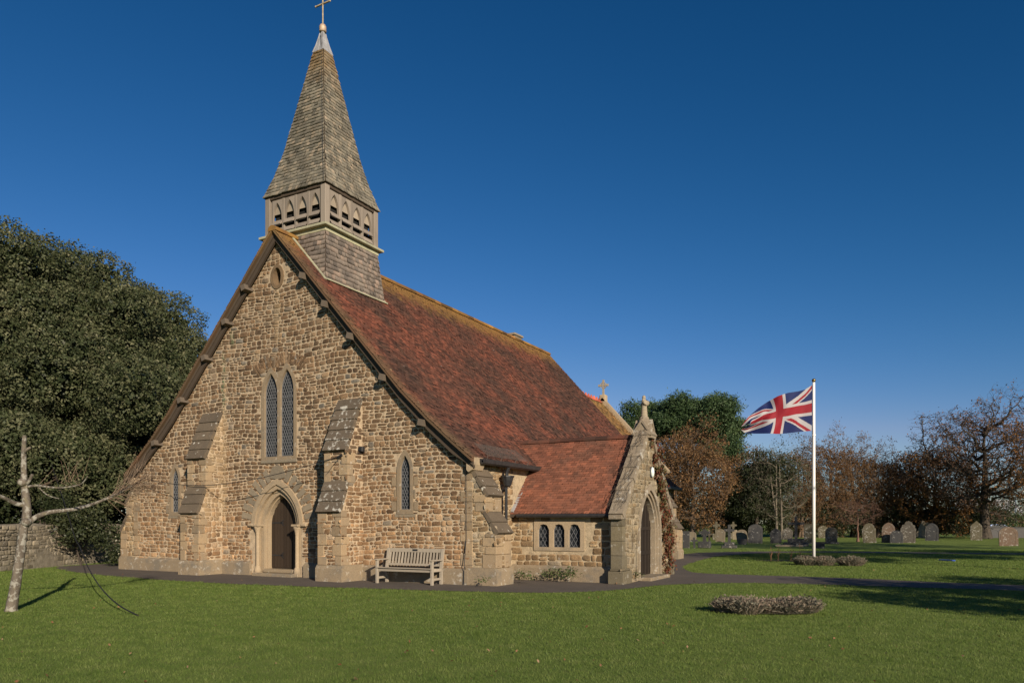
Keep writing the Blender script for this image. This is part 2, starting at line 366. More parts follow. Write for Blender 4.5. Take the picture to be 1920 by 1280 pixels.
def wood_mat(name, c1, c2, grain=(3,3,40), isl=.5, rough=.85):
    m, nt, b = mat(name); co = obj_co(nt)
    n = noise(nt, vscale(nt, co, grain), 1.2, 5, .6)
    col = mixc(nt, n.outputs[0], c1, c2)
    col = mixc(nt, isl, col, mixc(nt, 1, col, ramp(nt, island(nt), [(0,(.62,.61,.60)),(1,(1.32,1.3,1.27))]), 'MULTIPLY'))
    s = sstep(nt, noise(nt, co, 2.2, 5, .7).outputs[0], .52, .72)
    col = mixc(nt, mth(nt, 'MULTIPLY', s, .4), col, tuple(x*.45 for x in c1))
    lk(nt, col, b.inputs['Base Color']); b.inputs['Roughness'].default_value = rough
    bump(nt, b, n.outputs[0], .4, .01); return m
M['oak'] = wood_mat('weathered_oak', (.27,.232,.192), (.20,.168,.138), (14,14,2.0))
M['oakpale'] = wood_mat('weathered_oak_pale', (.34,.29,.225), (.26,.215,.165), (14,14,2.0))
M['purlin'] = wood_mat('purlin_timber', (.15,.12,.092), (.11,.088,.068), (6,2,6))
M['oakdark'] = wood_mat('dark_eaves_timber', (.085,.063,.045), (.055,.042,.032), (6,2,6))
M['door'] = wood_mat('door_oak', (.050,.035,.024), (.030,.021,.015), (22,22,1.2), .7, .6)
M['door_shaded'] = wood_mat('porch_door_oak_shaded', (.030,.022,.017), (.018,.014,.011), (22,22,1.2), .7, .6)  # porch oak darkened in colour to stand for shadow inside the doorway
M['teak'] = wood_mat('bench_teak', (.36,.315,.25), (.26,.225,.18), (20,20,20), .45)
M['sill'] = stone_mat('lichened_ledge', (.40,.38,.27), (.31,.31,.20), grime=.4)

def tile_mat(name, ca, cb, dk, ylw=True, isl=1.0, streak=(.35,.35,.12), lich_z=None):
    m, nt, b = mat(name); co = obj_co(nt)
    n = noise(nt, vscale(nt, co, streak), 1.5, 5, .6)
    col = mixc(nt, sstep(nt, n.outputs[0], .36, .62), ca, cb)
    n2 = noise(nt, co, 1.6, 5, .65)
    col = mixc(nt, mth(nt, 'MULTIPLY', sstep(nt, n2.outputs[0], .46, .66), .65), col, dk)
    i = island(nt)
    col = mixc(nt, isl, col, mixc(nt, 1, col, ramp(nt, i, [(0,(.48,.50,.52)),(.35,(.86,.86,.86)),(.75,(1.1,1.08,1.05)),(.93,(1.45,1.3,1.2)),(1,(1.7,1.5,1.4))]), 'MULTIPLY'))
    if lich_z:
        sp = nt.nodes.new('ShaderNodeSeparateXYZ'); lk(nt, co, sp.inputs[0])
        ln = noise(nt, co, 3.0, 6, .7).outputs[0]
        x = mth(nt, 'ADD', sp.outputs[2], mth(nt, 'MULTIPLY', mth(nt, 'SUBTRACT', ln, .5), 2.2))
        l = sstep(nt, x, *lich_z)
        l = mth(nt, 'MULTIPLY', l, sstep(nt, noise(nt, co, 16, 3).outputs[0], .22, .45))
        col = mixc(nt, mth(nt, 'MULTIPLY', l, .9), col, mixc(nt, noise(nt, co, 7, 3).outputs[0], (.27,.15,.038), (.17,.095,.035)))
        # faint lichen frosting along the west verge
        vy = mth(nt, 'SUBTRACT', 1.0, sstep(nt, mth(nt, 'ADD', sp.outputs[1], mth(nt, 'MULTIPLY', mth(nt, 'SUBTRACT', ln, .5), .9)), -.3, .35))
        col = mixc(nt, mth(nt, 'MULTIPLY', vy, .5), col, (.15,.105,.055))
        w = sstep(nt, noise(nt, co, 4.2, 2).outputs[0], .765, .785)
        col = mixc(nt, mth(nt, 'MULTIPLY', w, .6), col, (.38,.36,.33))
    lk(nt, col, b.inputs['Base Color']); b.inputs['Roughness'].default_value = .85
    bump(nt, b, noise(nt, co, 30, 4).outputs[0], .35, .01); return m
M['tile'] = tile_mat('clay_tile_nave', (.140,.051,.033), (.074,.038,.028), (.054,.034,.026), lich_z=(9.35,10.3))
M['tile_porch'] = tile_mat('clay_tile_porch', (.215,.086,.053), (.170,.068,.044), (.112,.060,.044), isl=.6)
M['tile_chancel'] = tile_mat('clay_tile_chancel', (.22,.14,.05), (.16,.085,.035), (.24,.15,.05))
M['ridge_red'] = tile_mat('ridge_red', (.50,.13,.075), (.42,.11,.065), (.35,.10,.06))
M['ridge_lichen'] = tile_mat('ridge_lichen', (.27,.15,.038), (.18,.10,.035), (.13,.06,.03))
M['shingle'] = tile_mat('oak_shingle', (.250,.226,.180), (.200,.180,.143), (.125,.108,.085), isl=.8, streak=(1,1,.2), lich_z=(15.2,17.4))
M['shingle_shaft'] = tile_mat('oak_shingle_shaft', (.260,.218,.185), (.205,.170,.145), (.145,.118,.10), isl=.8, streak=(1,1,.2))
M['shingle_top'] = tile_mat('oak_shingle_mossy', (.30,.22,.075), (.24,.19,.08), (.19,.16,.09), isl=.8)

def simple(name, col, rough=.6, metal=0, var=.25, sc=8, spec=.4):
    m, nt, b = mat(name); co = obj_co(nt); n = noise(nt, co, sc, 5, .6)
    lk(nt, mixc(nt, 1, col, ramp(nt, n.outputs[0], [(.3,(1-var,)*3),(.7,(1+var,)*3)]), 'MULTIPLY'), b.inputs['Base Color'])
    b.inputs['Roughness'].default_value = rough; b.inputs['Metallic'].default_value = metal; b.inputs['Specular IOR Level'].default_value = spec
    return m
M['lead'] = simple('lead_sheet', (.29,.29,.30), .6, .1, .3, 5)
M['leadcame'] = simple('lead_came', (.135,.14,.15), .6, 0, .2)
M['iron'] = simple('black_iron', (.022,.022,.024), .5, 0, .3)
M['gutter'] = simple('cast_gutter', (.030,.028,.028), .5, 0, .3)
M['rod'] = simple('cross_metal', (.36,.29,.18), .5, 0, .3)
M['orb'] = simple('orb_copper', (.42,.31,.22), .5, .1, .4)
M['dark'] = simple('interior_shade', (.012,.011,.010), .9)
M['white'] = simple('pole_white', (.80,.79,.76), .4, 0, .05, 2)
M['brass'] = simple('finial_brass', (.20,.15,.06), .35, .7, .2)
M['lampwhite'] = simple('lamp_glass', (.62,.68,.66), .25)
M['cable'] = simple('cable_black', (.020,.020,.022), .55)
M['net'] = simple('gutter_mesh', (.10,.085,.075), .6)
M['blue'] = simple('blue_paint', (.03,.07,.30), .4)
M['carblue'] = simple('car_blue', (.05,.11,.27), .25, .1, .05)
M['rubber'] = simple('rubber', (.02,.02,.02), .8)
M['render'] = simple('house_render', (.22,.13,.09), .8, 0, .08, 1)
M['slate'] = simple('house_roof', (.40,.40,.40), .7, 0, .15, 1)
M['steel'] = simple('lamp_steel', (.30,.36,.40), .4, .3, .1)
M['stake'] = simple('stake_rust', (.22,.11,.06), .8, 0, .3, 20)
m, nt, b = mat('leaded_glass'); co = obj_co(nt)
lk(nt, ramp(nt, noise(nt, co, 5, 3).outputs[0], [(.35,(.010,.012,.015)),(.7,(.035,.040,.046))]), b.inputs['Base Color'])
b.inputs['Roughness'].default_value = .25; b.inputs['Specular IOR Level'].default_value = .06
bump(nt, b, noise(nt, co, 14, 2).outputs[0], .25, .01); M['glass'] = m

def leaf_mat(name, stops, trans=.25, rough=.6, clump=None, spec=.3, iw=.55):
    m = bpy.data.materials.new(name); m.use_nodes = True; nt = m.node_tree; nt.nodes.clear()
    out = nt.nodes.new('ShaderNodeOutputMaterial'); b = nt.nodes.new('ShaderNodeBsdfPrincipled'); tr = nt.nodes.new('ShaderNodeBsdfTranslucent'); mx = nt.nodes.new('ShaderNodeMixShader')
    b.inputs['Roughness'].default_value = rough; b.inputs['Specular IOR Level'].default_value = spec
    i = island(nt)
    if clump:
        n = noise(nt, geo_pos(nt), clump, 3, .6).outputs[0]
        i = mth(nt, 'ADD', mth(nt, 'MULTIPLY', i, iw), mth(nt, 'MULTIPLY', mth(nt, 'SUBTRACT', n, .3), 1.65-iw))
    c = ramp(nt, i, stops)
    lk(nt, c, b.inputs['Base Color']); lk(nt, c, tr.inputs[0]); mx.inputs[0].default_value = trans
    lk(nt, b.outputs[0], mx.inputs[1]); lk(nt, tr.outputs[0], mx.inputs[2]); lk(nt, mx.outputs[0], out.inputs[0]); return m
M['lf_holm'] = leaf_mat('leaf_holm_oak', [(.0,(.024,.034,.014)),(.35,(.048,.060,.026)),(.60,(.11,.115,.058)),(.85,(.22,.205,.125)),(1,(.27,.25,.16))], .12, .55, 1.3, iw=.30, spec=.18)
M['lf_pine'] = leaf_mat('needle_pine', [(0,(.020,.042,.016)),(.5,(.045,.080,.030)),(1,(.085,.125,.045))], .1, .6, .8)
M['lf_brown'] = leaf_mat('leaf_brown', [(0,(.075,.040,.020)),(.4,(.15,.078,.032)),(.75,(.21,.12,.05)),(1,(.12,.095,.045))], .3, .7, .5)
M['lf_orange'] = leaf_mat('leaf_orange', [(0,(.085,.040,.016)),(.5,(.20,.092,.026)),(1,(.27,.145,.045))], .3, .7, .5)
M['lf_ruddy'] = leaf_mat('leaf_ruddy', [(0,(.10,.055,.040)),(.5,(.17,.090,.055)),(1,(.24,.15,.08))], .3, .7, .5)
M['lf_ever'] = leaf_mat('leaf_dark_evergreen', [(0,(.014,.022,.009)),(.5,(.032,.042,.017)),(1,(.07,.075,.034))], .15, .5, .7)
M['lf_weed'] = leaf_mat('leaf_weed', [(0,(.035,.06,.016)),(1,(.10,.13,.04))], .3, .6)
M['lf_ivy'] = leaf_mat('leaf_creeper', [(0,(.10,.024,.016)),(.35,(.15,.040,.022)),(.55,(.13,.085,.036)),(.8,(.085,.090,.036)),(1,(.20,.15,.065))], .3, .55, 1.6)
M['lf_lav'] = leaf_mat('lavender_stem', [(0,(.085,.095,.065)),(.4,(.16,.15,.11)),(.75,(.25,.19,.14)),(1,(.30,.235,.19))], .2, .8, 2.5)
M['lf_hedge'] = leaf_mat('leaf_hedge', [(0,(.03,.05,.016)),(.6,(.07,.11,.03)),(1,(.13,.17,.045))], .2, .6, .8)
M['petal'] = leaf_mat('petal_pale', [(0,(.5,.47,.36)),(1,(.7,.65,.5))], .3, .6)
def bark_mat(name, c1, c2, lich=0):
    m, nt, b = mat(name); co = obj_co(nt); n = noise(nt, vscale(nt, co, (1,1,.35)), 9, 6, .7)
    col = mixc(nt, sstep(nt, n.outputs[0], .35, .65), c1, c2)
    if lich:
        col = mixc(nt, mth(nt, 'MULTIPLY', sstep(nt, noise(nt, co, 11, 4, .6).outputs[0], .50, .58), lich), col, (.46,.45,.39))
        col = mixc(nt, mth(nt, 'MULTIPLY', sstep(nt, noise(nt, co, 6, 4, .6).outputs[0], .58, .66), lich*.5), col, (.22,.20,.08))
    lk(nt, col, b.inputs['Base Color']); bump(nt, b, n.outputs[0], .7, .03); return m
M['bark'] = bark_mat('bark_brown', (.075,.055,.040), (.13,.10,.075))
M['bark_dark'] = bark_mat('bark_dark', (.040,.032,.026), (.08,.065,.05))
M['bark_pale'] = bark_mat('bark_pale_willow', (.125,.105,.078), (.19,.16,.12))
M['bark_lichen'] = bark_mat('bark_lichened', (.090,.075,.058), (.150,.126,.098), .42)
M['twig'] = bark_mat('twig_brown', (.13,.088,.060), (.20,.145,.10))
M['twig_red'] = bark_mat('twig_red', (.11,.06,.045), (.17,.10,.07))

def ground_mats():
    m, nt, b = mat('lawn_turf'); co = geo_pos(nt)
    n = noise(nt, co, .35, 5, .6); n2 = noise(nt, co, 5, 5, .7); n3 = noise(nt, co, 60, 3, .7)
    c = mixc(nt, n.outputs[0], (.125,.180,.044), (.165,.21,.056))
    c = mixc(nt, mth(nt, 'MULTIPLY', sstep(nt, n2.outputs[0], .5, .7), .5), c, (.19,.19,.075))
    c = mixc(nt, 1, c, ramp(nt, n3.outputs[0], [(.3,(.6,.6,.6)),(.7,(1.35,1.35,1.35))]), 'MULTIPLY')
    lk(nt, c, b.inputs['Base Color']); b.inputs['Roughness'].default_value = 1; b.inputs['Specular IOR Level'].default_value = .05
    bump(nt, b, mth(nt, 'ADD', n3.outputs[0], n2.outputs[0]), .8, .03); M['turf'] = m
    m, nt, b = mat('path_asphalt'); co = geo_pos(nt)
    n = noise(nt, co, 1.1, 5, .6); n3 = noise(nt, co, 90, 3, .7)
    c = mixc(nt, n.outputs[0], (.070,.060,.052), (.140,.118,.098))
    c = mixc(nt, 1, c, ramp(nt, n3.outputs[0], [(.3,(.6,.6,.6)),(.7,(1.4,1.4,1.4))]), 'MULTIPLY')
    c = mixc(nt, mth(nt, 'MULTIPLY', sstep(nt, noise(nt, co, 2.3, 5, .7).outputs[0], .60, .72), .45), c, (.055,.07,.028))
    lk(nt, c, b.inputs['Base Color']); bump(nt, b, n3.outputs[0], .5, .01); M['path'] = m
    m, nt, b = mat('bed_soil'); co = geo_pos(nt)
    lk(nt, ramp(nt, noise(nt, co, 25, 4).outputs[0], [(.3,(.02,.022,.012)),(.7,(.055,.045,.03))]), b.inputs['Base Color']); bump(nt, b, noise(nt, co, 40, 4).outputs[0], .8, .03); M['soil'] = m
    M['blade'] = leaf_mat('grass_blade', [(0,(.070,.125,.025)),(.35,(.140,.210,.044)),(.7,(.235,.290,.078)),(1,(.36,.36,.17))], .5, .5, 2.4, .2, iw=.42)
    M['litter'] = leaf_mat('fallen_leaf', [(0,(.12,.05,.025)),(.5,(.24,.11,.05)),(1,(.30,.20,.12))], .2, .7)
ground_mats()

# ================================================================ GROUND
def sheet(name, poly, z, m):
    mb = MB(); tri = tessellate_polygon([[Vector((x, y, 0)) for x, y in poly]])
    mb.add([(x, y, z) for x, y in poly], [tuple(t) for t in tri]); return struct(mb.build(name, m))
mbg = MB(); S = 2500
mbg.add([(-S,-S,0),(S,-S,0),(S,S,0),(-S,S,0)], [(0,1,2,3)])
struct(mbg.build('ground', M['turf']))
def smooth_line(pts, k=6):
    out = []
    P = [pts[0]] + list(pts) + [pts[-1]]
    for i in range(1, len(P)-2):
        p0, p1, p2, p3 = [np.array(q, float) for q in P[i-1:i+3]]
        for j in range(k):
            t = j/k; out.append(tuple(.5*((2*p1)+(-p0+p2)*t+(2*p0-5*p1+4*p2-p3)*t*t+(-p0+3*p1-3*p2+p3)*t**3)))
    out.append(tuple(pts[-1])); return out
near_edge = smooth_line([(-11.0,-.2),(-9.4,-1.1),(-6.5,-2.0),(-3,-2.55),(.45,-2.75),(3.0,-2.45),(5.25,-2.1),(7.4,-1.7),(9.3,-1.1),(10.5,.1),(11.2,2.3),(12.5,3.8),(14.3,4.35),(19.2,4.83),(30,5.6),(60,8)])
far_edge = smooth_line([(60,10.3),(30,7.5),(19.4,6.7),(15.3,7.3),(12.2,7.3),(10.8,7.5),(10.1,8.6),(9.3,11),(8.9,14),(8.5,18.5),(8.7,22),(10.5,26.0),(14,28.0),(24,30)])
path_poly = near_edge + far_edge + [(23.5,32),(13,30),(8.5,27.5),(6.4,24),(6.2,19),(-7,19),(-11.5,3)]
pp = sheet('path', path_poly, .008, M['path'])
def inside(poly, X, Y):
    P = np.array(poly); c = np.zeros(len(X), bool); j = len(P)-1
    for i in range(len(P)):
        xi, yi = P[i]; xj, yj = P[j]
        k = ((yi > Y) != (yj > Y)) & (X < (xj-xi)*(Y-yi)/((yj-yi)+1e-12)+xi); c ^= k; j = i
    return c
CAMX, CAMY, TH = 17.011, -16.636, R(28.436)
def grass():
    n = 760000; rng = np.random.default_rng(3)
    u = rng.random(n); d0, d1 = 6.0, 46.0
    dep = (d0**.62 + u*(d1**.62-d0**.62))**(1/.62)
    X = (rng.random(n)*2-1)*.84*dep
    x = CAMX - math.sin(TH)*dep + math.cos(TH)*X; y = CAMY + math.cos(TH)*dep + math.sin(TH)*X
    # ragged path edge
    ex = x + rng.normal(0, .055, n)+.05*np.sin(y*3); ey = y + rng.normal(0, .055, n)+.06*np.sin(x*2.3)+.04*np.sin(x*6.1)
    bad = inside(path_poly, ex, ey) | ((x < 7.4) & (x > -7.4) & (y > -.3)) | ((x>6)&(x<10.4)&(y>1.8)&(y<6.8))
    k = ~bad; x, y, dep = x[k], y[k], dep[k]; n = len(x)
    pn = np.sin(x*1.3+np.sin(y*.9)*2)*np.cos(y*1.1+np.sin(x*.7)*2)
    pm = np.sin(x*5.1+np.sin(y*4)*2)*np.cos(y*4.3+np.sin(x*3.7)*2)
    h = (.017 + .014*rng.random(n) + .004*pn + .014*np.maximum(0,pm)**2) * (1 + .012*dep)
    w = .0025*np.maximum(1, dep/7.0)*(.7+.6*rng.random(n)); a = rng.random(n)*6.283
    ln = rng.normal(0, .5, (n,2))*h[:,None]
    dx, dy = np.cos(a)*w, np.sin(a)*w
    V = np.empty((n,3,3), np.float32)
    V[:,0] = np.stack([x-dx, y-dy, np.zeros(n)-.003], 1); V[:,1] = np.stack([x+dx, y+dy, np.zeros(n)-.003], 1)
    V[:,2] = np.stack([x+ln[:,0], y+ln[:,1], h], 1)
    o = quads_obj('grass', V, M['blade'], k=3)
    stuff(o, 'short green mown grass covering the churchyard lawn', 'grass')
grass()
def litter():
    rng = np.random.default_rng(5); n = 420
    dep = 7 + 22*rng.random(n)**1.4; X = (rng.random(n)*2-1)*.7*dep
    x = CAMX - math.sin(TH)*dep + math.cos(TH)*X; y = CAMY + math.cos(TH)*dep + math.sin(TH)*X
    k = ~((x < 8) & (y > -.12)); x, y = x[k], y[k]; n = len(x)
    V = leaf_quads(np.stack([x, y, np.full(n, .042)], 1), .045, rng, flat=.5)
    stuff(quads_obj('fallen_leaves', V, M['litter']), 'scattered brown fallen leaves lying on the lawn', 'leaves')
def leaf_quads(P, size, rng, flat=0., ratio=.55, outward=None, ow=.0):
    n = len(P); nrm = rng.normal(0, 1, (n,3)); 
    if flat: nrm[:,2] += flat*4
    nrm /= np.linalg.norm(nrm, axis=1, keepdims=True)
    if outward is not None:
        nrm = nrm*(1-ow) + outward*ow; nrm /= np.linalg.norm(nrm, axis=1, keepdims=True)+1e-9
    t = rng.normal(0, 1, (n,3)); t -= nrm*(t*nrm).sum(1, keepdims=True); t /= np.linalg.norm(t, axis=1, keepdims=True)+1e-9
    s = np.cross(nrm, t); L = (size*(.6+.8*rng.random(n)))[:,None] if np.isscalar(size) else (size*(.6+.8*rng.random(n)))[:,None]
    V = np.empty((n,4,3)); V[:,0] = P - t*L*.5; V[:,1] = P + s*L*ratio*.5 + nrm*L*.08; V[:,2] = P + t*L*.5; V[:,3] = P - s*L*ratio*.5 + nrm*L*.08
    return V
litter()

# ================================================================ CHURCH
church = thing('church', 'brown rubble stone church with red tiled roof and a tall grey shingled spire', 'church')
HW = 6.77; LEN = 18.72
PROF = [(6.98,3.27),(6.35,3.77),(5.6,4.40),(4.7,5.25),(0,10.44)]
def roof_z(x, d=0):
    x = abs(x)
    for (xa,za),(xb,zb) in zip(PROF, PROF[1:]):
        if xb <= x <= xa: return za+(zb-za)*(xa-x)/(xa-xb)-d
    return PROF[0][1]-d
def arch(a, h, n=10):
    """pointed arch from (a,0) over (0,h) to (-a,0)"""
    c = (h*h-a*a)/(2*a); r = a+c; t1 = math.atan2(h, c); p = []
    for i in range(n+1): t = t1*i/n; p.append((-c+r*math.cos(t), r*math.sin(t)))
    return p + [(-x, z) for x, z in reversed(p[:-1])]
def archpoly(x, z0, zs, a, h, n=10): return [(x-a, z0), (x+a, z0)] + [(x+u, zs+w) for u, w in arch(a, h, n)]
FX = lambda a, b, c: (a, c, b)      # facade plate: (x,z,depth y)
FS = lambda a, b, c: (c, a, b)      # plate facing +-x: (y,z,depth x)

# --- rubble: every stone a shallow pillow bedded in the mortar face
def inpoly(p, poly):
    x, y = p; c = False; j = len(poly)-1
    for i in range(len(poly)):
        xi, yi = poly[i]; xj, yj = poly[j]
        if (yi > y) != (yj > y) and x < (xj-xi)*(y-yi)/(yj-yi+1e-12)+xi: c = not c
        j = i
    return c
def rubble(mb, poly, avoid, fn, rng, h=(.085,.185), w=(.12,.36), gap=.0105, dep=(.010,.026), wav=.035, split=.28, mi=1):
    xs = [p[0] for p in poly]; zs = [p[1] for p in poly]; x0, x1, z0, z1 = min(xs), max(xs), min(zs), max(zs)
    ph = [rng.uniform(0,6.28) for _ in range(5)]
    def warp(x, z): return (x+.025*math.sin(z*2.9+ph[0])+.012*math.sin(z*7+x*2+ph[3]), z+wav*math.sin(x*1.0+z*.35+ph[1])+wav*.5*math.sin(x*2.6+z*1.1+ph[2]))
    z = z0-rng.uniform(0,.1)
    while z < z1:
        H = rng.uniform(*h); x = x0-rng.uniform(0,.25)
        while x < x1:
            W = rng.uniform(*w)*(1 if rng.random() < .8 else .62); cells = [(x, x+W, z, z+H)]
            if H > .125 and rng.random() < split:
                m_ = z+H*rng.uniform(.38,.62); cells = [(x, x+W, z, m_), (x, x+W, m_, z+H)]
                if rng.random() < .4: q = x+W*rng.uniform(.35,.65); cells = [cells[0], (x, q, m_, z+H), (q, x+W, m_, z+H)]
            elif H < .13 and rng.random() < .08: cells = [(x, x+W, z, z+H*1.0)]
            x += W
            for xa, xb, za, zb in cells:
                g = gap*rng.uniform(.5,1.5); xa, xb, za, zb = xa+g, xb-g, za+g, zb-g
                if xb-xa < .04 or zb-za < .03: continue
                c = warp((xa+xb)/2, (za+zb)/2)
                if not inpoly(c, poly): continue
                rx = min(.45*(xb-xa), rng.uniform(.018,.055)); rz = min(.45*(zb-za), rng.uniform(.014,.04)); k = .011
                P = []
                for (px, pz, sx, sz, o) in ((xa,za,1,1,0),(xb,za,-1,1,1),(xb,zb,-1,-1,0),(xa,zb,1,-1,1)):
                    ox, oz = rng.uniform(-k,k), rng.uniform(-k,k); a = (px+ox, pz+sz*rz*rng.uniform(.5,1.5)+oz); b_ = (px+sx*rx*rng.uniform(.5,1.5)+ox, pz+oz)
                    P += [a, b_] if o == 0 else [b_, a]
                P = [warp(*p) for p in P]
                if any(inpoly(p, A) for A in avoid for p in P): continue
                d = rng.uniform(*dep); tx, tz = rng.uniform(-.25,.25)*d, rng.uniform(-.3,.3)*d
                V = [fn(p[0], p[1], .004) for p in P]
                for s_, q in ((.90,.72),(.62,1.0)):
                    for p in P: V.append(fn(c[0]+(p[0]-c[0])*s_, c[1]+(p[1]-c[1])*s_, -d*q-(tx if p[0] > c[0] else -tx)*q-(tz if p[1] > c[1] else -tz)*q))
                F = [(i, (i+1)%8, 8+(i+1)%8, 8+i) for i in range(8)]+[(8+i, 8+(i+1)%8, 16+(i+1)%8, 16+i) for i in range(8)]+[tuple(range(16,24))]
                mb.add(V, F, mi)
        z += H
# --- west wall
wall_out = [(-HW,0),(HW,0)] + [(x, roof_z(x,.10)) for x in (HW,6.35,5.6,4.7)] + [(0, 10.32)] + [(-x, roof_z(x,.10)) for x in (4.7,5.6,6.35,HW)]
holes = [archpoly(-.325, 3.62, 5.55, .30, .66), archpoly(.335, 3.62, 5.60, .30, .68),
         archpoly(4.7, 1.97, 3.05, .20, .46), archpoly(-4.7, 1.97, 3.05, .20, .46),
         archpoly(-.05, 0.0+.02, 1.5, .95, 1.30), [(-.07+.19*math.cos(t), 9.05+.30*math.sin(t)+ .06*(abs(math.sin(t))**3)*np.sign(math.sin(t))) for t in np.linspace(0, 6.283, 17)[:-1]]]
fw = MB(); fw.plate(wall_out, holes, 0, .55, FX)
rubble(fw, [(-HW,.0)]+[(HW,.0)]+wall_out[2:], [archpoly(-.325, 3.60, 5.52, .29, .66), archpoly(.335, 3.60, 5.58, .29, .68), archpoly(4.7,1.95,3.02,.21,.50), archpoly(-4.7,1.95,3.02,.21,.50), archpoly(-.05,0,1.5,.97,1.34), [(-.07+.24*math.cos(t), 9.05+.34*math.sin(t)) for t in np.linspace(0,6.28,13)[:-1]]], FX, random.Random(77))
fw.build('front_wall', [M['mortar'], M['stones']], church)
# oculus rim, and a near-black panel standing in for the shade behind it
w = MB(); o_in = [(-.07+.165*math.cos(t), 9.05+.275*math.sin(t)) for t in np.linspace(0,6.283,17)[:-1]]; o_out = [(-.07+.27*math.cos(t), 9.05+.37*math.sin(t)) for t in np.linspace(0,6.283,17)[:-1]]
w.plate(o_out, [o_in], -.03, .30, FX); ocu = w.build('round_window', M['voussoir'], church)
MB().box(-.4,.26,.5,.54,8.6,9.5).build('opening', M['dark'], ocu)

# --- leaded windows
def clip_poly(p, q, poly):
    """clip line p-q to a convex polygon"""
    t0, t1 = 0., 1.; d = (q[0]-p[0], q[1]-p[1]); k = len(poly)
    ar = sum(poly[i][0]*poly[(i+1)%k][1]-poly[(i+1)%k][0]*poly[i][1] for i in range(k)); sg = 1 if ar > 0 else -1
    for i in range(k):
        a, b = poly[i], poly[(i+1)%k]; nx, nz = -(b[1]-a[1])*sg, (b[0]-a[0])*sg
        num = (p[0]-a[0])*nx+(p[1]-a[1])*nz; den = d[0]*nx+d[1]*nz
        if abs(den) < 1e-9:
            if num < 0: return None
        else:
            t = -num/den
            if den > 0: t0 = max(t0, t)
            else: t1 = min(t1, t)
    return ((p[0]+d[0]*t0, p[1]+d[1]*t0), (p[0]+d[0]*t1, p[1]+d[1]*t1)) if t1-t0 > .02 else None
def lattice(mb, poly, y, fn, dx, dz, w=.012):
    xs = [p[0] for p in poly]; zs = [p[1] for p in poly]; x0, x1, z0, z1 = min(xs), max(xs), min(zs), max(zs)
    k = int((x1-x0)/dx + (z1-z0)/dz)+3
    for s in (1,-1):
        for i in range(-k, k):
            cx = (x0+x1)/2 + i*dx; L = (z1-z0)
            p, q = (cx - s*(L*dx/dz)/2, z0), (cx + s*(L*dx/dz)/2, z1)
            r = clip_poly(p, q, poly)
            if r: mb.bar(fn(r[0][0], r[0][1], y), fn(r[1][0], r[1][1], y), w, .010)
    for p, q in zip(poly, poly[1:]+poly[:1]): mb.bar(fn(p[0],p[1],y), fn(q[0],q[1],y), .02, .014)
def lancet(name, parent, lights, outer, fn, front=-.015, depth=.30, gl=.07, dx=.085, dz=.15, stone='dressed', sill=None, saddle=()):
    w = MB(); w.plate(outer, lights, front, depth, fn); win = w.build(name, M[stone], parent)
    for L in lights:
        cx = sum(p[0] for p in L)/len(L); cz = sum(p[1] for p in L)/len(L)
        G = [((p[0]-cx)*1.02+cx, (p[1]-cz)*1.01+cz) for p in L]
        MB().plate(G, [], gl+.012, gl+.02, fn).build('glazing', M['glass'], win)
        m = MB(); lattice(m, L, gl, fn, dx, dz)
        for zz in saddle:
            r = clip_poly((cx-2, zz), (cx+2, zz), L)
            if r: m.bar(fn(r[0][0], zz, gl-.01), fn(r[1][0], zz, gl-.01), .02, .02)
        m.build('lead_lattice', M['leadcame'], win)
    if sill: m = MB(); m.box(*sill, bev=.015); m.build('sill', M['voussoir_grey'], win)
    return win
def ov(x, z0, zs, a, h, e): return archpoly(x, z0, zs, a+e, h+e*1.35)
lights = [archpoly(-.325, 3.62, 5.52, .275, .64), archpoly(.335, 3.62, 5.58, .275, .66)]
pair_out = [(-.72,3.5),(.73,3.5)] + [(.335+u, 5.58+z) for u, z in arch(.395,.84)] [:14] + [(.05,6.20),(-.05,6.17)] + [(-.325+u, 5.52+z) for u, z in arch(.395,.82)][7:]
lancet('twin_window', church, lights, pair_out, FX, front=-.03, gl=.06, dx=.092, dz=.19, stone='surround', sill=(-.74,.75,-.045,.2,3.42,3.52), saddle=(4.55,5.4))
for sx in (1,-1):
    L = archpoly(sx*4.7, 1.98, 3.02, .170, .43)
    lancet('window', church, [L], archpoly(sx*4.7, 1.85, 3.02, .27, .60), FX, front=-.03, gl=.06, dx=.085, dz=.17, stone='surround', sill=(sx*4.7-.36, sx*4.7+.36, -.02, .2, 1.76, 1.86), saddle=(2.6,))
    for s in (-1,1):
        m = MB()
        for i, z in enumerate((1.95,2.28,2.62)):
            e = .14 if i % 2 == 0 else .05
            m.box(sx*4.7+s*.299, sx*4.7+s*(.30+e), -.027, .1, z, z+.24, bev=.006)
        m.build('quoin', M['surround'], church)
# relieving arches
def radial(mb, cx, cz, r0, r1, a0, a1, n, y=-.032, jit=.04, rng=random.Random(3)):
    for i in range(n):
        t0 = a0+(a1-a0)*i/n+.022; t1 = a0+(a1-a0)*(i+1)/n-.022; R1 = r1+rng.uniform(-jit, jit)
        q = [(cx+r*math.cos(t), cz+r*math.sin(t)) for r, t in ((r0,t0),(R1,t0),(R1,t1),(r0,t1))]
        mb.plate(q, [], y+rng.uniform(-.006,.006), .1, FX)
m = MB(); radial(m, -.30, 5.62, .72, 1.06, R(66), R(138), 12, y=-.022, jit=.07); radial(m, .32, 5.66, .74, 1.08, R(40), R(112), 12, y=-.022, jit=.07)
m.build('relieving_arch', M['stones'], church)
m = MB(); radial(m, .45, 1.45, 1.63, 2.02, R(117), R(172), 7, jit=.06); radial(m, -.55, 1.45, 1.63, 2.02, R(8), R(63), 7, jit=.06)
m.plate([(-.42,2.98),(-.05,2.93),(.32,2.98),(.16,3.30),(-.05,3.36),(-.26,3.30)], [], -.034, .1, FX)
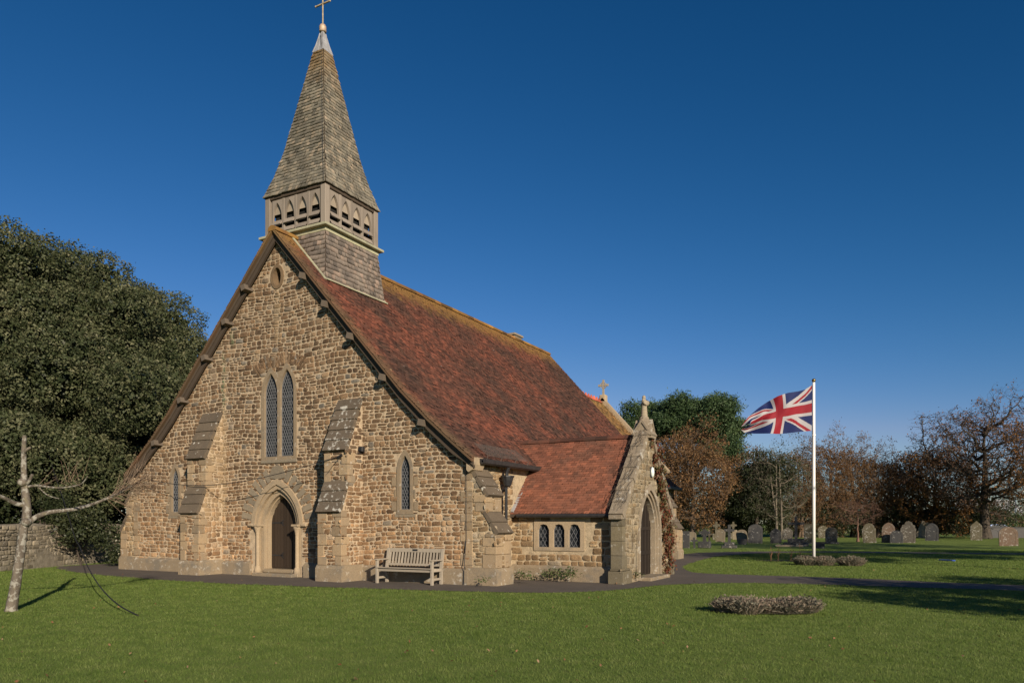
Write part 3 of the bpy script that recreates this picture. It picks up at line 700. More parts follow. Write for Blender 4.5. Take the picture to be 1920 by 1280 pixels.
m.build('relieving_arch', M['voussoir_grey'], church)

# --- west doorway
dw = MB(); X0 = -.05; ZS = 1.5
orders = [(1.07,1.44,.92,1.27,-.07,.16),(.93,1.28,.82,1.14,-.02,.20),(.83,1.15,.66,.98,.08,.32),(.67,.99,.62,.94,.20,.38)]
for k, (ao, ho, ai, hi, y0, y1) in enumerate(orders):
    zb = ZS if k == 0 else .02
    o_ = archpoly(X0, zb, ZS, ao, ho); i_ = archpoly(X0, zb, ZS, ai, hi)
    ring = [(X0+ao, zb)] + [(X0+u, ZS+z) for u, z in arch(ao, ho)] + ([(X0-ao, zb)] if k else []) + ([(X0-ai, zb)] if k else []) + [(X0+u, ZS+z) for u, z in reversed(arch(ai, hi))] + ([(X0+ai, zb)] if k else [])
    if k == 0: ring = ring[1:]
    dw.plate(ring, [], y0, y1, FX)
doorway = dw.build('doorway', M['dressed'], church)
for s in (-1,1):
    c = MB(); cx = X0+s*.815
    c.lathe([(.105,.10),(.115,.16),(.10,.22),(.085,.26),(.062,.30),(.058,1.25),(.068,1.28),(.062,1.30),(.085,1.38),(.115,1.46),(.118,1.50)], 12, (cx,-.03,0))
    c.box(cx-.14,cx+.14,-.16,.1,1.50,1.57,bev=.015); c.box(cx-.12,cx+.12,-.14,.1,.0,.11,bev=.015)
    c.build('column', M['dressed'], doorway)
    MB().box(X0+s*1.10-.11,X0+s*1.10+.11,-.10,.1,1.50,1.60,bev=.03).build('label_stop', M['dressed'], doorway)
MB().box(X0-.82,X0+.82,-.28,.5,-.02,.10,bev=.02).box(X0-.62,X0+.62,-.02,.5,.10,.21,bev=.02).build('step', M['plinth'], doorway)
d = MB(); dp = archpoly(X0, .22, ZS, .63, .95)
d.plate(dp, [], .36, .40, FX)
for i in range(10):
    x = X0-.563+i*.125
    r = clip_poly((x+.002,.22),(x+.002,3), dp)
    if r: d.bar((r[0][0],.352,.24),(r[1][0],.352,r[1][1]-.01), .107, .02, up=(0,1,0))
door = d.build('door', M['door'], church)
for z in (.62,1.62):
    h = MB(); h.bar((X0-.60,.338,z),(X0-.12,.338,z),.012,.035,up=(0,0,1)); h.bar((X0-.22,.338,z),(X0-.10,.338,z+.09),.012,.025); h.bar((X0-.22,.338,z),(X0-.10,.338,z-.09),.012,.025)
    h.build('hinge', M['iron'], door)
MB().tube([(X0+.43+.05*math.cos(t),.325,1.18+.05*math.sin(t)) for t in np.linspace(0,6.2,12)], .010, 6).build('handle', M['iron'], door)

# --- plinth
for xa, xb in ((-HW+.02,-3.26),(-2.44,-1.16),(1.06,2.41),(3.23,HW-.02)):
    p = MB(); p.add([(xa,-.10,0),(xb,-.10,0),(xb,-.10,.36),(xa,-.10,.36),(xa,.02,.46),(xb,.02,.46),(xa,.02,0),(xb,.02,0)], [(0,1,2,3),(3,2,5,4),(0,3,4,6),(1,7,5,2),(4,5,7,6),(0,6,7,1)])
    p.build('plinth', M['plinth'], church)

# --- west buttresses
def quoin_blocks(mb, x, y, sx, sy, z0, z1, rng, big=.34, small=.2, proud=.028, smax=9):
    z = z0; k = rng.random() < .5
    while z < z1-.08:
        h = min(rng.uniform(.20,.36), z1-z); lx, ly = (big, small) if k else (small, big); lx = min(lx, smax)
        xa, xb = sorted((x+sx*proud, x-sx*lx)); ya, yb = sorted((y+sy*proud, y-sy*ly))
        mb.box(xa, xb, ya, yb, z+.006, z+h-.006, bev=.008); z += h; k = not k
def slabs(mb, prof, x0, x1, n, lift=.035, over=.022):
    """overlapping weathering slabs on a slope from prof[0]=(y,z) low to prof[1] high"""
    (ya,za),(yb,zb) = prof; L = math.hypot(yb-ya, zb-za); ny, nz = -(zb-za)/L, (yb-ya)/L
    if nz < 0: ny, nz = -ny, -nz
    for i in range(n):
        a, b = i/n, (i+1)/n+.02; l0 = lift+.025; l1 = lift-.012
        P = []
        for t, l in ((a,l0),(b,l1)):
            P.append((ya+(yb-ya)*t, za+(zb-za)*t, l))
        vs = []
        for (py,pz,l) in P:
            for x in (x0-over, x1+over): vs.append((x, py+ny*l, pz+nz*l)); vs.append((x, py+ny*-.06, pz+nz*-.06))
        mb.add(vs, [(0,2,6,4),(1,5,7,3),(0,1,3,2),(4,6,7,5),(0,4,5,1),(2,3,7,6)])
def west_buttress(x0, x1, sl, seed):
    rng = random.Random(seed); b = MB()
    pr = [(.1,0),(-.90,0),(-.90,1.98),(-.64,2.70),(-.64,3.66),(-.06,5.05),(.1,5.05)]
    b.plate(pr, [], x0, x1, lambda a, z, c: (c, a, z))
    rubble(b, [(x0,.46),(x1,.46),(x1,1.95),(x0,1.95)], [], lambda a, z, c: (a, -.90+c, z), rng); rubble(b, [(x0,2.75),(x1,2.75),(x1,3.6),(x0,3.6)], [], lambda a, z, c: (a, -.64+c, z), rng)
    sp_ = [(0,.46),(-.88,.46),(-.88,1.95),(-.62,2.70),(-.62,3.64),(-.08,4.95),(0,4.95)]
    rubble(b, sp_, [], lambda a, z, c: (x1-c, a, z), rng); rubble(b, sp_, [], lambda a, z, c: (x0+c, a, z), rng)
    bt = b.build('buttress', [M['mortar'], M['stones']], church)
    for x, s in ((x0,-1),(x1,1)):
        q = MB(); quoin_blocks(q, x, -.90, s, -1, .45, 1.96, rng, .30, .2); q.build('quoin', M['ashlar'], bt)
        q = MB(); quoin_blocks(q, x, -.64, s, -1, 2.72, 3.62, rng, .30, .2); q.build('quoin', M['ashlar'], bt)
    w = MB(); slabs(w, [(-.97,1.90),(-.63,2.78)], x0, x1, 3); w.build('weathering', M[sl], bt)
    w = MB(); slabs(w, [(-.71,3.60),(-.08,5.08)], x0, x1, 5); w.build('weathering', M[sl], bt)
    f = MB(); e = .07
    f.plate([(.1,0),(-.90-e,0),(-.90-e,.36),(-.905,.46),(.1,.46)], [], x0-e, x1+e, lambda a, z, c: (c, a, z)); f.build('plinth', M['plinth'], bt)
west_buttress(2.42, 3.22, 'slab', 3); west_buttress(-3.25, -2.45, 'slab_less', 8)

# --- corner buttresses projecting sideways, flush with the west wall; repeated on the south wall
def side_buttress(y0, y1, sgn, seed, w=1.0, mt='rubble_side'):
    rng = random.Random(seed); b = MB(); X = lambda d: sgn*(HW+d*w)
    pr = [(X(-.1),0),(X(.76),0),(X(.76),1.40),(X(.46),1.86),(X(.46),2.38),(X(.03),3.02),(X(-.1),3.02)]
    b.plate(pr, [], y0+.004, y1, lambda a, z, c: (a, c, z))
    if y0 < 1 or y0 > 15:
        rubble(b, [(a, max(z,.45)) for a, z in pr], [], lambda a, z, c: (a, y0+.004+c, z), rng)
        rubble(b, [(y0,.46),(y1,.46),(y1,1.38),(y0,1.38)], [], lambda a, z, c: (X(.76)-sgn*c, a, z), rng); rubble(b, [(y0,1.88),(y1,1.88),(y1,2.36),(y0,2.36)], [], lambda a, z, c: (X(.46)-sgn*c, a, z), rng)
    bt = b.build('buttress', [M['mortar_side'], M['stones_side']] if mt == 'rubble_side' else [M['mortar_porch'], M['stones_porch']], church)
    for y, s in ((y0+.004,-1),(y1,1)):
        for xx, za, zb, bg_, sm_ in ((.76,.45,1.34,.38,.3),(.46,1.9,2.34,.35,.3)) + (((.05,.5,2.9,.34,.2),) if s < 0 else ()):
            q = MB(); quoin_blocks(q, X(xx), y, sgn, s, za, zb, rng, bg_, sm_); q.build('quoin', M['ashlar'], bt)
    for (xa,za),(xb,zb),n in (((X(.82),1.33),(X(.44),1.90),2),((X(.53),2.30),(X(.03),3.04),3)):
        wv = MB(); t = MB(); slabs(t, [(-abs(xa),za),(-abs(xb),zb)], y0, y1, n, over=.025)
        wv.add([(-sgn*v[1], v[0], v[2]) for v in t.v], t.f); wv.build('weathering', M['slab_less'], bt)
    f = MB(); e = .07
    f.plate([(X(-.1),0),(X(.76)+sgn*e,0),(X(.76)+sgn*e,.36),(X(.76),.46),(X(-.1),.46)], [], y0-e, y1+e, lambda a, z, c: (a, c, z)); f.build('plinth', M['plinth'], bt)
side_buttress(0, .76, 1, 21); side_buttress(0, .76, -1, 22); side_buttress(16.4, 17.2, 1, 23, .95, 'rubble_porch'); side_buttress(9.6, 10.4, 1, 24)

# --- other nave walls
s = MB(); s.box(HW-.5, HW, .551, LEN-.3, 0, 3.30)
rubble(s, [(.78,.42),(2.3,.42),(2.3,3.2),(.78,3.2)], [], lambda a, z, c: (HW-c, a, z), random.Random(5)); rubble(s, [(12,.42),(18.3,.42),(18.3,3.2),(12,3.2)], [], lambda a, z, c: (HW-c, a, z), random.Random(6))
s.build('side_wall', [M['mortar_side'], M['stones_side']], church)
s = MB(); s.box(HW+.001, HW+.09, .85, LEN-.3, 0, .40); s.build('plinth', M['plinth'], church)
s = MB(); s.box(-HW, -HW+.5, .551, LEN-.3, 0, 3.30); s.build('side_wall', M['rubble_side'], church)
MB().plate(wall_out, [], LEN-.78, LEN-.3, FX).build('back_wall', M['rubble_side'], church)
# kneelers at the west corners
for sgn in (1,-1):
    k = MB(); k.plate([(sgn*(HW-.02),2.98),(sgn*(HW+.04),2.92),(sgn*(HW+.16),2.98),(sgn*(HW+.22),3.12),(sgn*(HW+.22),3.30),(sgn*(HW-.02),3.36)], [], -.16, .36, lambda a, z, c: (a, c, z)); k.build('kneeler', M['dressed'], church)

# --- roof
def tiles(A, B, C, D, gauge, width, lift, rng, jit=.25, gapw=.004, lipd=1.0, sag=0.):
    A, B, C, D = [np.array(q, float) for q in (A, B, C, D)]
    L = np.linalg.norm((D+C)/2-(A+B)/2); n = max(1, int(round(L/gauge)))
    nrm = np.cross(B-A, D-A) if np.linalg.norm(B-A) > 1e-6 else np.cross(B-A, C-A); nrm /= np.linalg.norm(nrm)
    Vs = []
    for i in range(n):
        t0 = i/n; t1 = (i+1.12)/n
        l0, r0 = A+(D-A)*t0, B+(C-B)*t0; l1, r1 = A+(D-A)*t1, B+(C-B)*t1
        W = np.linalg.norm(r0-l0); k = max(1, int(round(W/width)))
        e = np.linspace(0, 1, k+1) + ((.5 if i % 2 else 0) + rng.uniform(-.08,.08))/k
        e = np.concatenate([[0], e[(e > .02/k) & (e < 1-.02/k)], [1]]); e[1:-1] += rng.normal(0, .05/k, len(e)-2)
        a, b = e[:-1], e[1:]; g = gapw/max(W,.01)/2
        a = a+g; b = b-g; q = len(a); l = lift*(1+rng.normal(0, jit, q)); dt = rng.normal(0, .05, q)/n
        def pt(s, t, h):
            lo = A + (D-A)*t[:,None]; ro = B + (C-B)*t[:,None]; return lo + (ro-lo)*s[:,None] + nrm*h[:,None]
        T0 = np.full(q, t0)+dt; T1 = np.full(q, min(t1, 1.0))
        tw = rng.normal(0, lift*.25, q); z = np.zeros(q)
        V = np.stack([pt(a,T0,l+tw), pt(b,T0,l-tw), pt(b,T1,z+lift*.15), pt(a,T1,z+lift*.15), pt(a,T0,z-lift*.1), pt(b,T0,z-lift*.1)], 1)
        Vs.append(V.reshape(-1,3))
    V = np.concatenate(Vs); k = len(V)//6
    F = np.array([[0,1,2,3],[4,5,1,0]])[None] + (np.arange(k)*6)[:,None,None]
    return V, F.reshape(-1,4)
rr = np.random.default_rng(4)
VF = []; Y0, Y1 = -.30, LEN
for sgn in (1,-1):
    for (xa,za),(xb,zb) in zip(PROF, PROF[1:]):
        a, b = (sgn*xa, Y0, za), (sgn*xa, Y1, za); c, d_ = (sgn*xb, Y1, zb), (sgn*xb, Y0, zb)
        VF.append(tiles(a, b, c, d_, .100, .168, .021, rr) if sgn > 0 else tiles(b, a, d_, c, .100, .168, .021, rr))
roof = joined('roof', VF, M['tile'], church)
dk = MB(); top = [(sgn*x, z-.012) for sgn, pr in ((1, PROF), (-1, PROF[::-1])) for x, z in pr]
top = [(x, z-.012) for x, z in PROF] + [(-x, z-.012) for x, z in PROF[-2::-1]]
bot = [(x, z-.075) for x, z in top]
dk.plate(top + bot[::-1], [], Y0+.012, Y1-.012, FX); dk.build('roof_deck', M['tile'], roof)
rt = MB()
for i in range(int((Y1-Y0)/.42)+1):
    y0 = Y0+i*.42; y1 = min(y0+.425, Y1); pts = [(.17*math.cos(t), 10.37+.13*math.sin(t)+random.uniform(0,.008)) for t in np.linspace(-.25, math.pi+.25, 9)]
    rt.plate(pts, [], y0, y1, FX)
rt.build('ridge_tiles', M['ridge_lichen'], roof)
ch = MB(); ch.box(-1.55,-.85,16.6,17.4,8.5,11.05,bev=.02).box(-1.62,-.78,16.53,17.47,11.05,11.16,bev=.02); chm = ch.build('chimney', M['coping'], roof)

# bargeboards, soffit, purlin ends
for sgn in (1,-1):
    bb = MB(); up = [(sgn*x, z-.088) for x, z in PROF]; lo = [(sgn*x*.995 if i < 4 else 0, z-.088-.20*1.35) for i, (x, z) in enumerate(PROF)]
    lo[0] = (sgn*(6.98), PROF[0][1]-.25); bb.plate(up + lo[::-1], [], -.17, -.10, FX)
    up2 = [(a, z-.0) for a, z in up]; mid = [(a, z-.11) for a, z in up]
    bb.plate(up2 + mid[::-1], [], -.20, -.171, FX); bb.build('bargeboard', M['oakdark'], church)
    for px, pz in ((1.20,8.86),(2.05,7.92),(2.98,6.93),(4.12,5.62),(5.42,4.31)):
        b = MB(); ang = math.atan2(1.11, 1) if px < 4.7 else math.atan2(.85, 1)
        ang *= .35; cx, cz = sgn*px, roof_z(px)-.30; u = (math.cos(ang), -sgn*math.sin(ang)); n_ = (sgn*math.sin(ang), math.cos(ang))
        q = [(cx+u[0]*a+n_[0]*c, cz+u[1]*a+n_[1]*c) for a, c in ((-.085,-.085),(.085,-.085),(.085,.085),(-.085,.085))]
        b.plate(q, [], -.33, .2, FX); b.build('purlin_end', M['purlin'], church)

# gutters, hopper, downpipe, mesh guard
for sgn in (1,-1):
    g = MB(); g.plate([(7.00,3.28),(7.00,3.17),(7.06,3.13),(7.12,3.17),(7.12,3.28),(7.10,3.28),(7.10,3.18),(7.02,3.18),(7.02,3.28)], [], .10, LEN-.1, lambda a, z, c: (sgn*a, c, z)); g.build('gutter', M['gutter'], church)
dn = MB(); dn.lathe([(.05,-.16),(.10,-.12),(.15,.02),(.17,.10),(.19,.11),(.19,.15),(.17,.15)], 10, (7.02,1.55,2.76)); 
dn.tube([(7.06,1.55,3.14),(7.0,1.55,3.0),(7.0,1.55,2.9)], .05, 8); dn.tube([(6.98,1.55,2.62),(6.98,1.55,.1)], .042, 8)
dn.build('downpipe', M['iron'], church)
nm = MB()
for i in range(9): 
    t = i/8; nm.bar((7.16-t*.42,.25,3.36+t*.34),(7.16-t*.42,2.55,3.36+t*.34),.008)
for i in range(24): y = .25+i*.1; nm.bar((7.16,y,3.36),(6.74,y,3.70),.008)
for y in (.25,1.0,1.8,2.55): nm.bar((7.16,y,3.36),(7.10,y,3.22),.012)
nm.build('gutter_guard', M['net'], church)
sv = MB(); sv.tube([(6.66,-.03,3.1),(6.66,-.025,2.2),(6.665,-.03,1.2),(6.655,-.125,.4),(6.66,-.14,.02)], .010, 6); sv.build('conductor_cable', M['cable'], church)

# ================================================================ TOWER AND SPIRE
TY = 1.89
def sq(h, z): return [(-h, TY-h, z), (h, TY-h, z), (h, TY+h, z), (-h, TY+h, z)]
def four(h0, z0, h1, z1, gauge, width, lift):
    a, b = sq(h0, z0), sq(h1, z1)
    return [tiles(a[i], a[(i+1)%4], b[(i+1)%4], b[i], gauge, width, lift, rr) for i in range(4)]
SH0, SZ0 = 1.44, 8.55
shaft = joined('tower_shaft', four(SH0, SZ0, 1.24, 10.46, .145, .16, .024), M['shingle_shaft'], church)
c = MB(); a, b = sq(SH0-.01, SZ0), sq(1.23, 10.46); c.add(a+b, [(0,1,5,4),(1,2,6,5),(2,3,7,6),(3,0,4,7)]); c.build('core', M['oakdark'], shaft)
fl = MB()   # pale flashing where the shaft meets the tiles, and the band under the ledge
for s in (1,-1):
    fl.bar((s*1.46, TY-1.44, roof_z(1.46)+.055), (s*1.46, TY+1.46, roof_z(1.46)+.055), .10, .035)
    for yy in (TY-1.45, TY+1.45): fl.bar((s*.02, yy, roof_z(.02)+.05), (s*1.46, yy, roof_z(1.46)+.05), .08, .03)
fl.build('flashing', M['sill'], shaft)
lg = MB(); a = 1.40
lg.box(-a, a, TY-a, TY+a, 10.565, 10.645, bev=.012).box(-1.27,1.27,TY-1.27,TY+1.27,10.44,10.565,bev=.008)
lg.build('ledge', M['sill'], church)
bf = MB(); hb = 1.16; zb, zt = 10.645, 11.86
for sx in (1,-1):
    for sy in (1,-1): bf.box(sx*hb-.10, sx*hb+.10, TY+sy*hb-.10, TY+sy*hb+.10, zb, zt, bev=.012)
for f in range(4):
    rot = lambda u, o, f=f: ((u, TY-o), (o, TY+u), (-u, TY+o), (-o, TY-u))[f]
    for k in (-1,0,1):
        x, y = rot(k*.5225, hb); bf.box(x-.052, x+.052, y-.052, y+.052, zb, zt, bev=.01)
belf = bf.build('belfry', M['oak'], church)
for f in range(4):
    rot = lambda u, o, f=f: ((u, TY-o), (o, TY+u), (-u, TY+o), (-o, TY-u))[f]
    pn = MB(); lv = MB(); bp = MB()
    for k in range(4):
        u0 = -.79+k*.527; wv = .20
        fn = lambda a_, b_, c_: (*rot(a_, c_), b_)
        hole = []
        outer = [(u0+.205,10.93),(u0+.205,11.78),(u0-.205,11.78),(u0-.205,10.93)]
        # arched head board: two spandrels that meet over the opening
        right = [(u0+.205,10.98)] + [(u0+.205,11.78),(u0,11.78)] + [(u0+q, 11.24+z) for q, z in arch(.19,.46) if q >= 0][::-1] + [(u0+.203,11.04)]
        left = [(2*u0-x, z) for x, z in right]
        pn.plate(right, [], hb-.03, hb+.045, fn); pn.plate(left, [], hb-.03, hb+.045, fn)
        bp.plate([(u0-.2,11.36),(u0+.2,11.36),(u0+.2,11.75),(u0-.2,11.75)], [], hb-.07, hb-.04, fn)
        for zz in (10.765, 11.015):
            w_ = .205
            P = [(*rot(u0-w_, hb+.115), zz-.03), (*rot(u0+w_, hb+.115), zz-.03), (*rot(u0+w_, hb+.005), zz+.135), (*rot(u0-w_, hb+.005), zz+.135)]
            lv.add(P + [(x*.985, TY+(y-TY)*.985, z-.012) for x, y, z in P], [(0,1,2,3),(7,6,5,4),(0,4,5,1),(1,5,6,2),(2,6,7,3),(3,7,4,0)])
    pn.build('arch_panel', M['oak'], belf); lv.build('louvre', M['oak'], belf); bp.build('back_board', M['oakpale'], belf)
MB().box(-1.03,1.03,TY-1.03,TY+1.03,10.64,11.9).build('interior_shade_box', M['dark'], belf)  # solid near-black box stands in for the shade behind the louvres
pl = MB(); pl.box(-1.25,1.25,TY-1.25,TY+1.25,11.80,11.93,bev=.015); pl.build('wall_plate', M['oakdark'], belf)

SP = [(1.30,11.90),(1.06,12.62),(.86,13.40),(.205,16.83)]
VF = []
for (h0,z0),(h1,z1) in zip(SP, SP[1:]): VF += four(h0, z0, h1, z1, .118, .14, .026)
nmoss = 0
spire = joined('spire', VF, M['shingle'], church)
cz = MB()
for (h0,z0),(h1,z1) in zip(SP, SP[1:]):
    a, b = sq(h0-.015, z0), sq(h1-.015, z1); cz.add(a+b, [(0,1,5,4),(1,2,6,5),(2,3,7,6),(3,0,4,7)])
cz.add(sq(1.29, 11.905), [(3,2,1,0)]); cz.build('core', M['oakdark'], spire)
lc = MB(); prof = [(.225,16.80),(.15,17.06),(.085,17.35),(.065,17.46)]
for (h0,z0),(h1,z1) in zip(prof, prof[1:]):
    a, b = sq(h0, z0), sq(h1, z1); lc.add(a+b, [(0,1,5,4),(1,2,6,5),(2,3,7,6),(3,0,4,7)])
for i in range(4):
    for t in (0,.5):
        lc.tube([ (lambda A, B: (A[0]+(B[0]-A[0])*t, A[1]+(B[1]-A[1])*t, A[2]))(sq(h+.004,z)[i], sq(h+.004,z)[(i+1)%4]) for h, z in prof], .012, 5)
lc.tube([(0,TY,17.44),(0,TY,17.52)], .06, 10)
lc.build('lead_cap', M['lead'], spire)
ob = MB(); ob.lathe([(.05,17.50),(.115,17.52),(.120,17.545),(.108,17.56),(.118,17.62),(.115,17.68),(.085,17.74),(.03,17.765)], 14, (0,TY,0)); ob.build('orb', M['orb'], spire, smooth=True)
cr = MB(); cr.tube([(0,TY,17.75),(0,TY,19.15)], .022, 8); cr.bar((-.30,TY,18.43),(.30,TY,18.43),.045,.035)
for e in (-.30,.30): cr.ball((e,TY,18.43),.035,6)
cr.ball((0,TY,19.17),.035,6)
cr.build('cross', M['rod'], spire)
MB().tube([(.05,TY-.14,17.4),(.13,TY-.21,16.83),(.80,TY-.885,13.4),(1.0,TY-1.085,12.62),(1.24,TY-1.33,11.93),(1.10,TY-1.27,11.85)], .010, 5).build('conductor_cable', M['cable'], spire)

# ================================================================ PORCH
PY, PW, PX = 4.29, 1.99, 10.15       # ridge line y, half width of the walls, gable front x
pw = MB()
wy0, wy1 = PY-PW, PY+PW
FYn = lambda a, b, c: (a, c, b)
win_h = [[(x-.175,.94),(x+.175,.94),(x+.175,1.42),(x+.11,1.55),(x,1.58),(x-.11,1.55),(x-.175,1.42)] for x in (7.77,8.24,8.71)]
big_h = [(7.50,.90),(8.98,.90),(8.98,1.62),(7.50,1.62)]
pw.plate([(HW-.2,0),(9.90,0),(9.90,1.93),(HW-.2,1.93)], [big_h], wy0, wy0+.4, FYn)
rubble(pw, [(HW,.45),(9.8,.45),(9.8,1.9),(HW,1.9)], [[(7.49,.86),(8.99,.86),(8.99,1.64),(7.49,1.64)]], lambda a, z, c: (a, wy0+c, z), random.Random(12), h=(.12,.21), w=(.18,.46), wav=.012, split=.15)
pw.build('porch_wall', [M['mortar_side'], M['stones_side']], church)
MB().box(HW-.2, 9.90, wy1-.4, wy1, 0, 1.93).build('porch_wall', M['rubble_side'], church)
pf = MB(); pf.add([(HW,wy0-.09,0),(9.85,wy0-.09,0),(9.85,wy0-.09,.36),(HW,wy0-.09,.36),(HW,wy0+.02,.46),(9.85,wy0+.02,.46)], [(0,1,2,3),(3,2,5,4)]).build('porch_plinth', M['plinth'], church)
lancet('porch_window', church, win_h, [(7.47,.84),(9.01,.84),(9.01,1.66),(7.47,1.66)], FYn, front=wy0-.03, depth=wy0+.25, gl=wy0+.06, dx=.12, dz=.21)
# porch roof
ez, rz_ = 1.86, 4.13; ey = .14
VF = []
for s in (-1,1):
    yb = PY+s*(PW+ey); A = (HW-1.9, yb, ez); B = (9.90, yb, ez); Cc = (9.90, PY, rz_); Dd = (HW-1.9, PY, rz_)
    VF.append(tiles(A, B, Cc, Dd, .098, .17, .028, rr) if s < 0 else tiles(B, A, Dd, Cc, .098, .17, .028, rr))
prf = joined('porch_roof', VF, M['tile_porch'], church)
dkk = MB(); dkk.plate([(PY-PW-ey,ez-.012),(PY,rz_-.012),(PY+PW+ey,ez-.012),(PY+PW+ey,ez-.09),(PY,rz_-.10),(PY-PW-ey,ez-.09)], [], HW-.5, 9.90, lambda a, z, c_: (c_, a, z)); dkk.build('roof_deck', M['oakdark'], prf)
rt = MB()
for i in range(12):
    x0 = 5.55+i*.375; rt.plate([(PY+.13*math.cos(t), rz_-.05+.10*math.sin(t)+random.uniform(0,.012)) for t in np.linspace(-.2, math.pi+.2, 8)], [], x0, x0+.37, lambda a, z, c_: (c_, a, z))
for i in range(10): rt.box(5.9+i*.375-.015, 5.9+i*.375+.02, PY-.05, PY+.05, rz_+.03, rz_+.08)
rt.build('ridge_tiles', M['tile'], prf)
vf = MB(); vf.bar((HW+.05, PY-PW-ey+.02, ez+.06), (HW+.05, PY-PW+.95, ez+1.12), .10, .03); vf.build('flashing', M['lead'], prf)
g = MB(); yq = PY-PW-ey-.055
g.tube([(HW+.25,yq,ez-.045),(9.90,yq,ez-.055)], .055, 8)
for x in np.arange(7.1, 9.85, .12): g.bar((x,yq-.05,ez+.02),(x,yq+.09,ez+.06),.006)
for x in (7.2,8.0,8.8,9.5): g.bar((x,yq-.06,ez-.05),(x,yq+.10,ez-.11),.02)
g.build('porch_gutter', M['gutter'], church)
# gable wall with pointed doorway
gz = 4.37; gy0, gy1 = PY-2.27, PY+2.27; gx0, gx1 = 9.88, 10.17
gab = [(gy0+.06,0),(gy1-.06,0),(gy1-.06,1.80),(PY,gz-.12),(gy0+.06,1.80)]
pg = MB(); pg.plate(gab, [archpoly(PY+.02,.02,1.30,.95,1.32)], gx0+.03, gx1, FS)
rubble(pg, gab, [archpoly(PY+.02,-.1,1.30,.97,1.36)], lambda a, z, c: (gx1-c, a, z), random.Random(31), h=(.10,.21), w=(.14,.40), wav=.03)
pg.build('porch_gable', [M['mortar_porch'], M['stones_porch']], church)
rngp = random.Random(5)
for s in (-1,1):
    pr = MB(); yb = PY+s*2.27
    z = .40
    while z < 1.76:
        h_ = min(rngp.uniform(.24,.42), 1.79-z); l = rngp.choice((.22,.36)); ya, yc = sorted((yb+s*.01, yb-s*l))
        pr.box(gx0-.012, gx1+.028, ya, yc, z+.004, z+h_-.004, bev=.006); z += h_
    ya, yc = sorted((yb+s*.07, yb-s*.62)); pr.box(gx0-.07, gx1+.07, ya, yc, 0, .34, bev=.01)
    ya, yc = sorted((yb+s*.04, yb-s*.60)); pr.box(gx0-.04, gx1+.04, ya, yc, .34, .40, bev=.03)
    pr.build('porch_pier', M['porchpier'], church)
cp = MB(); nst = 8
for s in (-1,1):
    for i in range(nst):
        a, b_ = i/nst, (i+1)/nst-.004; l0, l1 = .088, .080
        P = []
        
        for t, l in ((a,l0),(b_,l1)):
            y = PY+s*2.32*(1-t); z = 1.80+(gz-1.80)*t
            P += [(y+s*.745*l, z+.667*l), (y-s*.745*.10, z-.667*.10)]
        jx = rngp.uniform(-.012,.012)
        vs = [(x, p[0], p[1]) for x in (gx0-.045+jx, gx1+.055+jx) for p in P]
        cp.add(vs, [(0,1,3,2),(4,6,7,5),(0,2,6,4),(1,5,7,3),(0,4,5,1),(2,3,7,6)])
    ya, yc = sorted((PY+s*2.40, PY+s*2.05)); cp.box(gx0-.04, gx1+.05, ya, yc, 1.70, 1.82, bev=.015)
cop = cp.build('porch_coping', M['coping'], church)
sd = MB(); sx_ = .5*(gx0+gx1)   # saddle stone with little crossed gables
for ax in (0,1):
    fn = (lambda a, z, c_: (sx_+a, PY+c_, z)) if ax else (lambda a, z, c_: (sx_+c_, PY+a, z))
    e = .22
    sd.plate([(-.28,4.04),(.28,4.04),(.28,4.16),(0,4.55),(-.28,4.16)], [], -e, e, fn)
    sd.plate([(-.31,4.14),(-.28,4.10),(0,4.49),(.28,4.10),(.31,4.14),(0,4.59)], [], -e-.03, e+.03, fn)
sd.lathe([(.20,4.36),(.20,4.50),(.16,4.55),(.14,4.60),(.12,4.64)], 8, (sx_,PY,0))
sd.build('saddle_stone', M['coping'], cop)
# doorway orders
po = MB(); YO = PY+.02
for ao, ho, ai, hi, x1, x0 in ((1.02,1.42,.90,1.26,gx1+.05,gx1-.1),(.91,1.27,.83,1.17,gx1-.01,gx1-.2),(.84,1.18,.76,1.08,gx1-.07,gx1-.26)):
    i_ = arch(ai, hi); o_ = arch(ao, ho); zb = .02
    ring = [(YO+ao,zb)] + [(YO+u, 1.30+z) for u, z in o_] + [(YO-ao,zb),(YO-ai,zb)] + [(YO+u, 1.30+z) for u, z in reversed(i_)] + [(YO+ai,zb)]
    po.plate(ring, [], x0, x1, FS)
pdw = po.build('porch_doorway', M['coping'], church)
MB().box(gx1-.4,gx1+.35,YO-.9,YO+.9,-.02,.10,bev=.02).build('step', M['plinth'], pdw)
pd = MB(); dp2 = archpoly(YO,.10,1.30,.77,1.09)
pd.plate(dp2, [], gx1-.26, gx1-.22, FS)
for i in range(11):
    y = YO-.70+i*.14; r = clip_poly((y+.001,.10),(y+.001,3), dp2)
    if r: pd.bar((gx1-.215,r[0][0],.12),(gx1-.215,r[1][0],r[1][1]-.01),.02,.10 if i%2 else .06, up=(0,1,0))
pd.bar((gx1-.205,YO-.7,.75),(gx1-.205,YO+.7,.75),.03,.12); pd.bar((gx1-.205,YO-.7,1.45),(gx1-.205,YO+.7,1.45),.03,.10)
pdo = pd.build('porch_door', M['door_shaded'], church)
